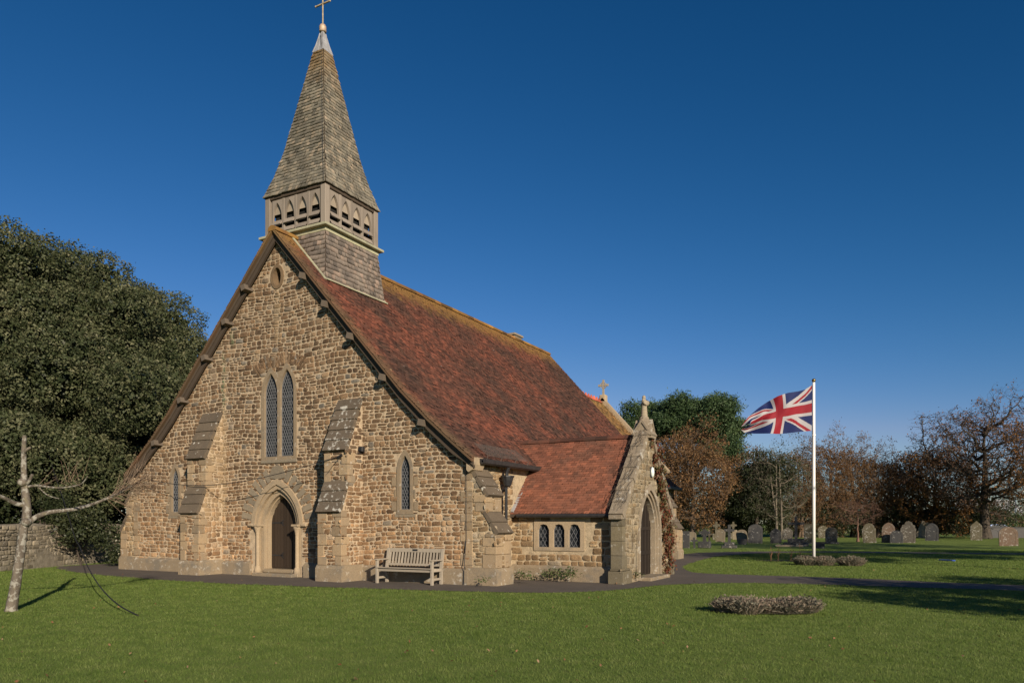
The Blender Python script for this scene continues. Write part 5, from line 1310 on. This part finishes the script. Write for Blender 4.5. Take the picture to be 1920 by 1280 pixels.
# trees beyond the graveyard
rg = np.random.default_rng(41)
lob = [(rg.uniform(-7,7), rg.uniform(-3.5,3.5), 15.2+rg.uniform(-1.8,1.5), 1.15, 1.15, .95) for _ in range(70)]+[(rg.uniform(2.5,7.0), rg.uniform(-2,2), rg.uniform(9.5,14.5), 1.4,1.4,1.1) for _ in range(16)]
lobed_tree('pine_tree', 'dark green flat topped pine rising behind the brown trees', (-10.0,78.2,0), lob, rg, 170000, .34, 'lf_pine', (1,0,14), tr=.4, ratio=.30, shell=.6, tuft=14)
TG = 'brown trees beyond the graveyard'
rg = np.random.default_rng(51)
bare_tree('oak_tree', 'brown leaved tree standing just right of the church under the pine', (-4.6,64.5,0), 12.6, 5.2, rg, .3, 2.2, leafm='lf_brown', nleaf=15000, leafs=.22, cz=6.8, rz_c=5.8, group=TG)
bare_tree('oak_tree', 'brown leaved tree half hidden behind the porch gable', (-8.8,69,0), 12.2, 4.6, rg, .3, 2.2, leafm='lf_brown', nleaf=12000, leafs=.22, cz=6.8, rz_c=5.4, group=TG)
bare_tree('oak_tree', 'brown leaved tree filling the gap between the porch oak and the ivy clad tree', (-1.8,75,0), 10.5, 4.2, rg, .26, 1.6, leafm='lf_brown', nleaf=14000, leafs=.22, cz=5.2, rz_c=5.0, group=TG)
lob = dome_lobes(rg, 28, (0,0,5.6), (3.5,3.5,4.9), 1.3, -.8)
lobed_tree('ivy_clad_tree', 'dark green ivy clad tree between the brown trees', (.9,71,0), lob, rg, 42000, .22, 'lf_ever', (0,0,5), tr=.25, shell=.6)
bare_tree('willow_tree', 'pale bare twigged tree behind the tip of the flag', (4.0,67.5,0), 11.2, 4.0, rg, .14, 1.2, 'bark_pale', 'bark_pale', leafm='lf_ever', nleaf=3500, leafs=.18, cz=6.2, rz_c=5.0, sets=((14,.5),(70,.5),(420,.4),(2200,.3)), stems=3, group=TG)
rows = [(5.2,75,11.0,'brown twiggy tree directly behind the flagpole top'),(7.97,76.3,11.9,'brown twiggy tree just right of the flagpole'),(10.4,77.6,11.3,'brown twiggy tree above the round carved headstone'),(12.8,78.9,10.4,'brown twiggy tree above the mossy shouldered headstone'),(15.2,80.2,9.6,'lowest brown twiggy tree beside the orange leaved one')]
for x, y, h_, lb in rows:
    bare_tree('twiggy_tree', lb, (x,y,0), h_, 3.0, rg, .16, .8, 'twig', 'twig', leafm='lf_brown', nleaf=15000, leafs=.15, cz=h_*.52, rz_c=h_*.5, sets=((14,.5),(110,.5),(1000,.4),(6500,.3)), stems=5, group=TG)
bare_tree('oak_tree', 'orange brown leaved oak left of the large spreading tree', (18.6,80.5,0), 11.0, 5.4, rg, .3, 1.8, leafm='lf_orange', nleaf=15000, leafs=.24, cz=5.8, rz_c=5.2, group=TG)
bare_tree('oak_tree', 'large spreading oak with thin ruddy leaves and a thick forked trunk', (23.05,76.5,0), 15.2, 7.0, rg, .52, 2.6, 'bark_dark', 'bark_dark', leafm='lf_ruddy', nleaf=10500, leafs=.20, cz=8.6, rz_c=6.6, sets=((18,.5),(130,.5),(1200,.4),(7000,.3)), group=TG, twr=.016)
bare_tree('oak_tree', 'smaller oak standing just beyond the large spreading one', (27.6,69,0), 12.5, 4.6, rg, .3, 2.6, 'bark_dark', 'bark_dark', leafm='lf_orange', nleaf=7000, leafs=.2, cz=7.5, rz_c=5.0, group=TG)
bare_tree('small_tree', 'small forked bare tree among the headstones', (12.3,55.5,0), 3.9, 2.2, rg, .10, 1.0, 'twig_red', 'twig_red', cz=2.7, rz_c=1.3, sets=((6,.5),(30,.5),(220,.4),(800,.3)))
# dark evergreen belt under the trees
for i in range(8):
    x = -9+i*4.6; y = 69.5+i*2.0; lb = ['dark evergreen thicket beside the church wall','dark evergreen thicket behind the celtic cross','dark evergreen thicket behind the tall round headstone','dark evergreen thicket behind the flagpole','dark evergreen thicket under the twiggy trees','dark evergreen thicket behind the pointed headstone','dark evergreen thicket behind the leaning slab','bramble thicket left of the forked oak trunk'][i]
    lob = dome_lobes(rg, 16, (0,0,1.6), (3.0,1.8,2.0 if i > 4 else 3.2), .95, -.5)
    lobed_tree('thicket', lb, (x,y,0), lob, rg, 15000, .20, 'lf_ever', None, cat='shrub', shell=.6)

lob = [(-24+i*4.2+rg.uniform(-1,1), 92+i*2.3+rg.uniform(-3,3), 2.8+rg.uniform(-.5,.8), 3.2, 2.6, 3.0+rg.uniform(-.6,1)) for i in range(24)]
o = lobed_tree('wood', 'x', (0,0,0), lob, rg, 52000, .30, 'lf_ever', None, shell=.5); stuff(o, 'far dark belt of wood closing off the graveyard', 'wood')
# trees outside the picture whose shadows fall across the lawn
OFF = [(23.4,-.1,4.4,1.7,2.9,1.2),(26.7,2.3,4.6,1.9,3.0,1.2),(30.4,4.8,4.8,2.1,3.0,1.3),(24.4,-4.1,4.4,1.6,2.9,1.1),(26.2,-.9,4.5,1.8,3.0,1.2),(28.3,8.8,9.6,3.8,7.6,1.8),(33.7,13.4,10.2,3.8,8.0,1.9),(39.1,18.1,10.4,4.0,8.0,2.0),(31.4,21.9,15.0,4.8,10.5,3.6),(36.5,28.5,15.5,5.0,11.0,3.8)]
lbs = ['low tree beyond the lavender bed, second nearest the viewer','low tree beyond the lavender bed, third nearest the viewer','low tree beyond the lavender bed by the path end','low tree beyond the lavender bed, nearest the viewer','low tree beyond the lavender bed, between two of its kind','flat crowned oak standing east of the flagpole','flat crowned oak between two others of its kind','flat crowned oak farthest from the flagpole','tall oak at the near corner of the graveyard','tall oak at the far side of the graveyard']
for (x, y, h_, r_, cz_, rz1_), lb in zip(OFF, lbs):
    bare_tree('oak_tree', lb, (x,y,0), h_, r_, rg, .12+.012*h_, h_*.25, leafm='lf_brown', nleaf=4200 if h_ < 5 else 7000, leafs=.14 if h_ < 5 else .2, cz=cz_, rz_c=rz1_, sets=((8,.5),(40,.5),(250,.4),(700,.3)) if h_ < 5 else ((10,.5),(60,.5),(500,.4),(1800,.3)), group='trees outside the frame')

# ================================================================ PLANTS
def stems_plant(name, label, loc, n, rx, ry, h, rng, m, group=None, cat='plant', w=.006):
    a = rng.random(n)*6.283; q = np.sqrt(rng.random(n)); bx = np.cos(a)*q*rx*.75; by = np.sin(a)*q*ry*.75
    L = h*(.65+.5*rng.random(n))*(1-.35*q**2); out = np.stack([np.cos(a)*q, np.sin(a)*q], 1)*h*.42+rng.normal(0,.05,(n,2))
    B0 = np.stack([bx, by, np.zeros(n)], 1); T0 = np.stack([bx+out[:,0], by+out[:,1], L], 1); d = rng.normal(0,1,(n,3)); d[:,2] = 0; d = nrmz(d)*w
    V = np.stack([B0-d*.7, B0+d*.7, T0+d*.6, T0-d*.6], 1)
    k = n//2; s = B0[:k]+(T0[:k]-B0[:k])*(.35+.6*rng.random((k,1))); e = s+rng.normal(0,.05,(k,3))*np.array([1,1,.7])+np.array([0,0,.02]); dd = nrmz(rng.normal(0,1,(k,3)))*w*1.1
    V2 = np.stack([s-dd, s+dd, e+dd, e-dd], 1)
    P = T0[rng.integers(0,n,n//2)]+rng.normal(0,.02,(n//2,3)); V3 = leaf_quads(P, .055, rng, ratio=.45)
    return tag(quads_obj(name, np.concatenate([V, V2, V3]), M[m], loc=loc), label, cat, group)
rg = np.random.default_rng(61)
LG = 'lavender clumps in the round front bed'
for x, y, rx, h_, lb in ((14.02,-2.82,.30,.25,'leftmost lavender clump of the front bed'),(14.3,-2.95,.30,.27,'pinkish lavender clump left of the middle of the front bed'),(14.6,-2.6,.30,.23,'greener lavender clump in the middle of the front bed'),(14.95,-2.5,.30,.26,'dark topped lavender clump right of the middle of the front bed'),(15.18,-2.3,.28,.26,'rightmost lavender clump of the front bed')):
    stems_plant('lavender', lb, (x,y,0), 1500, rx, rx, h_, rg, 'lf_lav', LG)
for x, y, rx, lb in ((13.2,14.0,.45,'lavender clump left of the flagpole foot'),(13.8,14.1,.42,'lavender clump in front of the flagpole foot'),(14.75,14.4,.5,'separate lavender clump to the right of the flagpole')):
    stems_plant('lavender', lb, (x,y,0), 1300, rx, .45, .34, rg, 'lf_lav', 'lavender clumps at the flagpole', w=.009)
def disc(name, c_, rx, ry, z=.012, rot=0):
    P = []
    for t in np.linspace(0, 6.283, 40)[:-1]:
        q = 1+.06*math.sin(t*5)+.04*math.sin(t*9+1); x, y = rx*q*math.cos(t), ry*q*math.sin(t); P.append((c_[0]+x*math.cos(rot)-y*math.sin(rot), c_[1]+x*math.sin(rot)+y*math.cos(rot)))
    o = sheet(name, P, z, M['soil']); del o['kind']; return o
tag(disc('flower_bed', (14.55,-2.6), .95, .42, .02, .45), 'round patch of dark soil under the front lavender clumps', 'flower bed')
tag(disc('flower_bed', (13.9,14.25), 1.0, .45, .02, .45), 'dark soil patch around the flagpole foot', 'flower bed')
tag(disc('flower_bed', (11.9,17.2), 1.1, .8, .02, .45), 'bare soil patch with thin rose stems', 'flower bed')
for i, (x, y, lb) in enumerate(((11.45,16.8,'leftmost thin rusty rose stem in the bare bed'),(11.72,16.95,'second thin rusty rose stem from the left in the bare bed'),(12.2,17.2,'third thin rusty rose stem from the left in the bare bed'),(12.5,17.6,'tallest rusty rose stem at the right of the bare bed'))):
    m = MB(); m.tube([(0,0,0),(.02,.01,.3),(-.01,.02,.62+.12*(i==3))], [.014,.011,.008], 6); m.tube([(.01,0,.2),(.09,.03,.42),(.07,.05,.55)], [.009,.007,.004], 5); m.tube([(.01,0,.15),(-.08,.02,.38)], [.009,.004], 5)
    o = m.build('rose_stem', M['stake'], loc=(x,y,0)); tag(o, lb, 'plant', 'stems in the bare bed')
m = MB(); m.box(-.11,.11,-.32,.32,0,.06,bev=.01); o = m.build('plaque', M['blue'], loc=(18.05,20.3,0)); o.rotation_euler = (0,0,R(50)); tag(o, 'small blue plaque lying flat on the lawn', 'plaque')
# weeds along the church foot
WD = [(4.0,-.28,.12),(6.2,-.35,.16),(6.9,-.42,.16),(7.4,-.45,.2),(8.1,1.95,.34),(8.6,2.0,.38),(7.3,1.9,.22),(9.1,1.95,.18),(10.25,2.9,.2),(10.2,3.3,.15),(-1.8,-.35,.14),(-5.2,-.3,.12),(.9,-.5,.12),(7.9,.95,.2)]
WL = ['beside the bench','at the right of the bench','at the cable foot','under the corner buttress','below the porch windows at left','below the porch windows at right','in the nook by the porch','near the porch pier','at the porch door jamb','by the porch step','left of the west door','by the left wall foot','right of the west door','behind the corner buttress']
for (x, y, h_), w_ in zip(WD, WL):
    lob = [(rg.uniform(-.06,.06), rg.uniform(-.03,.03), h_*.45, .22, .14, h_*.5) for _ in range(3)]
    lobed_tree('weed', 'small green weed clump '+w_, (x,y,0), lob, rg, 800, .055, 'lf_weed', None, cat='plant', group='weeds at the church foot', shell=.9, tuft=5)
# creeper on the porch gable
cr = thing('creeper', 'red and green creeper climbing the porch front right of the doorway', 'creeper', (gx1+.02, PY+1.6, 0))
n = 6000; z = rg.random(n)**.8*4.0; yc_ = 1.55+np.sin(z*2.1)*.12-(z>1.4)*(z-1.4)*.50; sp_ = .34*(1-.12*z)+.05; y = yc_+rg.normal(0,1,n)*sp_*.8; cl = np.sin(z*7+y*9)+np.cos(z*11-y*6+1); k = (y > 1.05-(z>1.6)*(z-1.6)*.55)&(y < 2.35)&(cl+rg.normal(0,.6,n) > -.1+.35*np.maximum(0,z-1.8)); z, y = z[k], y[k]
zz = np.where(np.abs(y) < 2.3, np.minimum(z, 1.85+(2.27-np.abs(y))*1.22), z)
P = np.stack([.07*np.abs(rg.normal(0,1,len(zz)))+.012, y-1.6, zz], 1)
V1 = leaf_quads(P, .072, rg, ratio=.85, outward=np.tile([1.,0,0],(len(P),1)), ow=.55)
n2 = 2600; yy2 = 12.6+3.9*rg.random(n2); z2 = .3+2.8*rg.random(n2); cl2 = np.sin(yy2*4+z2*2)+np.cos(z2*3-yy2*2)+rg.normal(0,.6,n2) > .1
P2 = np.stack([HW+.03+.05*np.abs(rg.normal(0,1,n2))-gx1-.02, yy2-PY-1.6, z2], 1)[cl2]
V2 = leaf_quads(P2, .09, rg, ratio=.85, outward=np.tile([1.,0,0],(len(P2),1)), ow=.55)
quads_obj('foliage', np.concatenate([V1, V2]), M['lf_ivy'], cr)
st_ = MB()
for i in range(46):
    y0 = rg.uniform(-1.75,2.1); z0 = rg.uniform(.1,2.2); ptsx = [(0.022,y0-1.6,z0)]
    for j in range(7):
        y0 += rg.normal(0,.10); z0 += rg.uniform(.08,.30)
        if z0 > 1.85+(2.2-abs(y0))*1.2: break
        if abs(y0-.02) < .95 and z0 < 2.35: break
        ptsx.append((.022+.012*rg.random(), y0-1.6, z0))
    if len(ptsx) > 2: st_.tube(ptsx, list(np.linspace(.007,.003,len(ptsx))), 4)
for i in range(70):
    t = rg.random(); s0 = -1; y0 = s0*2.27*(1-t); z0 = 1.9+(gz-1.8)*t; pts_ = []
    for j in range(5):
        pts_.append((rg.uniform(-.42,.02) if j == 0 else pts_[-1][0]+rg.normal(0,.06), 0, 0)); tt = min(.97, max(0.02, t+j*.03+rg.normal(0,.012)))
        y_ = -2.32*(1-tt)-.10; z_ = 1.80+(gz-1.80)*tt+.075; pts_[-1] = (min(.06,max(-.45,pts_[-1][0])), y_-1.6, z_)
    st_.tube(pts_, .0035, 4)
st_.build('dead_stems', M['bark_dark'], cr, fix=False)

# ================================================================ GRAVES
def stone_profile(kind, w, h):
    a = w/2
    if kind == 'round': return [(-a,0),(a,0)] + [(a*math.cos(t), h-a*.8+a*.8*math.sin(t)) for t in np.linspace(0, math.pi, 13)]
    if kind == 'gothic': return [(-a,0),(a,0)] + [(x, h-w*.62+z) for x, z in arch(a, w*.62, 7)]
    if kind == 'ogee': return [(-a,0),(a,0),(a,h*.66),(a*.92,h*.76),(a*.66,h*.84),(a*.36,h*.90),(a*.16,h*.97),(0,h),(-a*.16,h*.97),(-a*.36,h*.90),(-a*.66,h*.84),(-a*.92,h*.76),(-a,h*.66)]
    if kind == 'shoulder': return [(-a,0),(a,0),(a,h*.72),(a*.84,h*.76)] + [(a*.80*math.cos(t), h*.76+h*.24*math.sin(t)) for t in np.linspace(0.1, math.pi-.1, 11)] + [(-a*.84,h*.76),(-a,h*.72)]
    if kind == 'step': return [(-a,0),(a,0),(a,h*.66),(a*.84,h*.70),(a*.84,h*.80),(a*.5,h*.84),(a*.42,h*.94),(0,h),(-a*.42,h*.94),(-a*.5,h*.84),(-a*.84,h*.80),(-a*.84,h*.70),(-a,h*.66)]
    if kind == 'cross':
        b = min(w*.13, .09); return [(-b*1.1,0),(b*1.1,0),(b,h*.62),(a,h*.62),(a,h*.62+b*2),(b,h*.62+b*2),(b,h),(-b,h),(-b,h*.62+b*2),(-a,h*.62+b*2),(-a,h*.62),(-b,h*.62)]
    if kind == 'slab': return [(-a,0),(a,0),(a,h*.97),(a*.9,h),(-a*.9,h),(-a,h*.97)]
M['g_beige'] = stone_mat('grave_beige', (.23,.19,.13), (.165,.135,.095), lich=.35, grime=.6); M['g_dark_shaded'] = stone_mat('grave_dark_shaded', (.058,.058,.060), (.040,.040,.042), lich=.3, grime=.4)  # dark grey stone coloured darker still, for stones standing in tree shade
M['g_moss'] = stone_mat('grave_mossy', (.135,.11,.075), (.085,.08,.047), lich=.4, grime=.7, lw=(.54,.66)); M['g_red'] = stone_mat('grave_reddish', (.165,.11,.078), (.125,.09,.065), lich=.35, grime=.6, lw=(.56,.66)); M['g_grey'] = stone_mat('grave_grey', (.115,.10,.08), (.075,.067,.055), lich=.35, grime=.6, lw=(.56,.66))
GR = [(3.79,31.42,.42,1.10,'slab','g_dark_shaded',0,'dark flat slab beside the church corner'),(-.9,50.3,.72,.86,'round','g_beige',0,'small beige round topped stone nearest the church'),(4.25,31.66,.45,.69,'cross','g_dark_shaded',0,'short dark stone cross in front of the small beige stone'),
(4.82,31.98,.76,1.21,'celtic','g_dark_shaded',0,'broad dark wheel headed cross in deep shade'),(2.62,42.26,.42,1.12,'cross','g_beige',0,'thin pale stone cross beside the broad dark one'),(0,55.7,.7,1.75,'celtic','g_moss',0,'mossy wheel headed cross behind the thin pale cross'),
(2.0,48.6,.78,1.12,'round','g_beige',0,'clean beige round topped stone in full sun'),(6.23,32.74,.62,1.52,'cross','g_dark_shaded',1,'dark stone cross on a stepped base near the path'),(.37,61.4,.7,1.75,'celtic','g_moss',0,'green wheel headed cross farthest back'),
(1.08,58.9,.45,.95,'slab','g_beige',0,'narrow beige slab behind the dark stepped cross'),(4.26,46.8,.88,1.10,'round','g_beige',-9,'beige round topped stone tilted to the left'),(5.19,41.97,.60,.45,'slab','g_dark_shaded',6,'low dark tablet in front of the tilted beige stone'),
(5.46,45.6,1.11,1.54,'round','g_dark_shaded',0,'largest dark round topped stone'),(6.93,46.4,.85,1.20,'gothic','g_dark_shaded',0,'dark pointed arch stone in shade'),(5.58,61.4,1.0,1.21,'ogee','g_grey',0,'grey stone with a curved peak behind the tall cross'),
(9.36,39.6,1.1,2.11,'cross','g_dark_shaded',2,'tallest dark cross standing on a mounded plinth'),(9.44,45.96,.7,1.58,'round','g_moss',0,'tall narrow round topped stone just left of the flagpole'),(7.79,71.8,.99,1.34,'round','g_moss',0,'mossy round topped stone just right of the flagpole at the back'),
(10.98,46.8,.87,1.29,'round','g_grey',1,'grey round topped stone with a carved arch on a stepped base'),(11.36,35.5,.6,.41,'slab','g_dark_shaded',0,'low dark block at the foot of the flagpole view'),(13.42,51.8,1.01,1.62,'shoulder','g_moss',0,'mossy stone with cut shoulders left of the pointed reddish one'),
(14.75,52.5,.97,1.67,'gothic','g_red',0,'pointed reddish stone with white lichen'),(15.39,51.9,.95,1.02,'shoulder','g_dark_shaded',0,'low dark shouldered stone between two taller ones'),(16.18,53.3,1.14,1.80,'step','g_grey',0,'large grey stone with stepped shoulders'),
(17.11,76.8,1.1,1.85,'slab','g_beige',22,'leaning slab propped sideways under the oak'),(18.03,62.9,1.08,1.63,'gothic','g_dark_shaded',0,'dark pointed stone beside the leaning slab'),(21.79,67.5,.97,1.83,'ogee','g_moss',0,'tall lichened stone left of the forked oak trunk'),(22.58,46.8,1.17,1.36,'round','g_red',0,'broad reddish round topped stone standing alone before the low dark wall')]
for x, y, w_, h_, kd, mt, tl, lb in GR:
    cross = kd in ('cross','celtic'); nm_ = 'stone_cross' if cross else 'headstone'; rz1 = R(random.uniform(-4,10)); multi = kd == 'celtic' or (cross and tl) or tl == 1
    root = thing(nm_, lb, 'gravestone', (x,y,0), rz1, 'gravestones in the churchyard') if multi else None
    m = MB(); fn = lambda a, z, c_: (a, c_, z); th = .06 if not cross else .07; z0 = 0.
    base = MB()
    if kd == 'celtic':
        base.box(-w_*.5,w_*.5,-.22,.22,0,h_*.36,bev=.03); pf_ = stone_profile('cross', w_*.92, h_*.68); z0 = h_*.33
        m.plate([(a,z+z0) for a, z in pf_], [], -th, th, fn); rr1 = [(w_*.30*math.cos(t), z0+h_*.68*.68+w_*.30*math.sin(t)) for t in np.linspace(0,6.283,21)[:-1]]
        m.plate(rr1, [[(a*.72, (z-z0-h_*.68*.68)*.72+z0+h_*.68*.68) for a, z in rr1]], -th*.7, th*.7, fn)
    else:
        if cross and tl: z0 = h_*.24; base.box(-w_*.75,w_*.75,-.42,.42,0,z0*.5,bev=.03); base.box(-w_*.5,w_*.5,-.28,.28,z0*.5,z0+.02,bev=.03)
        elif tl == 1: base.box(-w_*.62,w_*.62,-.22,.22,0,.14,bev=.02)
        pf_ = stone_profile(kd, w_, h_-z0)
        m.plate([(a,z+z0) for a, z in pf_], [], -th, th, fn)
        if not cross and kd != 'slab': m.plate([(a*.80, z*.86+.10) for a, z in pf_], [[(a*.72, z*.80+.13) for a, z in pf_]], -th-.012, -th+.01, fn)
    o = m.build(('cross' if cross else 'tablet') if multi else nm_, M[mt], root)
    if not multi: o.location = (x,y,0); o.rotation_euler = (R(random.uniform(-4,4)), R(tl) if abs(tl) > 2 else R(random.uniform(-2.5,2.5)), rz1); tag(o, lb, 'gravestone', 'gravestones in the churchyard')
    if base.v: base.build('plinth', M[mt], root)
kb = MB()
for a in ((-.9,.9,-1.1,-1.0),(-.9,.9,1.0,1.1),(-.9,-.8,-1.0,1.0),(.8,.9,-1.0,1.0)): kb.box(*a,0,.13,bev=.015)
o = kb.build('grave_kerb', M['coping'], loc=(9.2,38.6,0)); tag(o, 'low pale stone kerb around the grave of the tallest cross', 'kerb')

# ================================================================ FAR RIGHT: hedge, low wall, car, house, lamp
lob = [(i*.9-3.6, rg.uniform(-.2,.2), 1.6, 1.0, .8, 1.35) for i in range(12)]
h = lobed_tree('hedge', 'clipped bright green hedge behind the low dark wall', (29.5,98,0), lob, rg, 26000, .17, 'lf_hedge', None, cat='hedge', shell=.5)
h.rotation_euler = (0,0,R(28)); h.location = (30,98,0)
m = MB(); m.box(-.5,9,-.15,.15,0,1.12,bev=.02).box(-.55,9.05,-.2,.2,1.12,1.2,bev=.02); o = m.build('low_wall', M['gutter'], loc=(23.9,80.3,0)); o.rotation_euler = (0,0,R(28.4)); tag(o, 'low wall coloured near black for shade, between the graveyard and the parked car', 'wall')  # gutter black puts the shade over this wall into its colour
car = thing('parked_car', 'blue hatchback parked behind the low dark wall', 'car', (25.5,92.5,0), R(28))
def sect(pr, w_, nm, m_, taper=0): 
    mb = MB(); mb.plate(pr, [], -w_, w_, lambda a, z, c_: (a, c_*(1-taper*max(0,(z-.9))), z)); return mb.build(nm, m_, car)
sect([(-2.0,.35),(-1.6,.28),(1.7,.28),(2.05,.40),(2.08,.72),(1.85,.86),(1.0,.98),(.35,1.42),(-.1,1.5),(-1.2,1.48),(-1.8,1.05),(-2.02,.85)], .84, 'body', M['carblue'], .28)
sect([(.92,1.0),(.33,1.38),(-.1,1.44),(-1.15,1.42),(-1.6,1.06)], .852, 'windows', M['glass'], .27)
for sx in (-1.25,1.3):
    for sy in (-1,1): mb = MB(); mb.tube([(sx,sy*.66,.31),(sx,sy*.86,.31)], .31, 16); wv_ = mb.build('wheel', M['rubber'], car); mb = MB(); mb.tube([(sx,sy*.85,.31),(sx,sy*.875,.31)], .19, 12); mb.build('rim', M['steel'], wv_)
for sy in (-1,1): MB().box(2.0,2.09,sy*.6-.16,sy*.6+.16,.60,.74,bev=.03).build('headlight', M['lampwhite'], car)
hs_ = thing('house', 'white roofed house glimpsed between the oak branches', 'house', (27.6,150,0), R(20))
MB().box(-5,5,-4,4,0,3.0).build('wall', M['render'], hs_); MB().plate([(-4.5,2.9),(4.5,2.9),(0,6.0)],[],-5.3,5.3,lambda a,z,c_:(c_,a,z)).build('roof', M['slate'], hs_)
for x in (-2.5,2.5): 
    wn = MB().box(x-.7,x+.7,-4.06,-3.98,1.0,2.2,bev=.02).build('window', M['white'], hs_); MB().box(x-.6,x+.6,-4.08,-4.062,1.1,2.1).build('pane', M['glass'], wn)
MB().box(-.45,.45,-4.06,-3.98,0,2.0,bev=.02).build('door', M['door'], hs_)
lp = thing('street_lamp', 'grey street lamp rising behind the clipped hedge', 'street lamp', (28.33,103.2,0), R(28))
MB().tube([(0,0,0),(0,0,5.6)], [.09,.06], 8).tube([(0,0,5.5),(.3,0,5.75),(.8,0,5.8)], .04, 6).build('post', M['steel'], lp); MB().box(.7,1.2,-.1,.1,5.75,5.87,bev=.03).build('lantern', M['lampwhite'], lp)
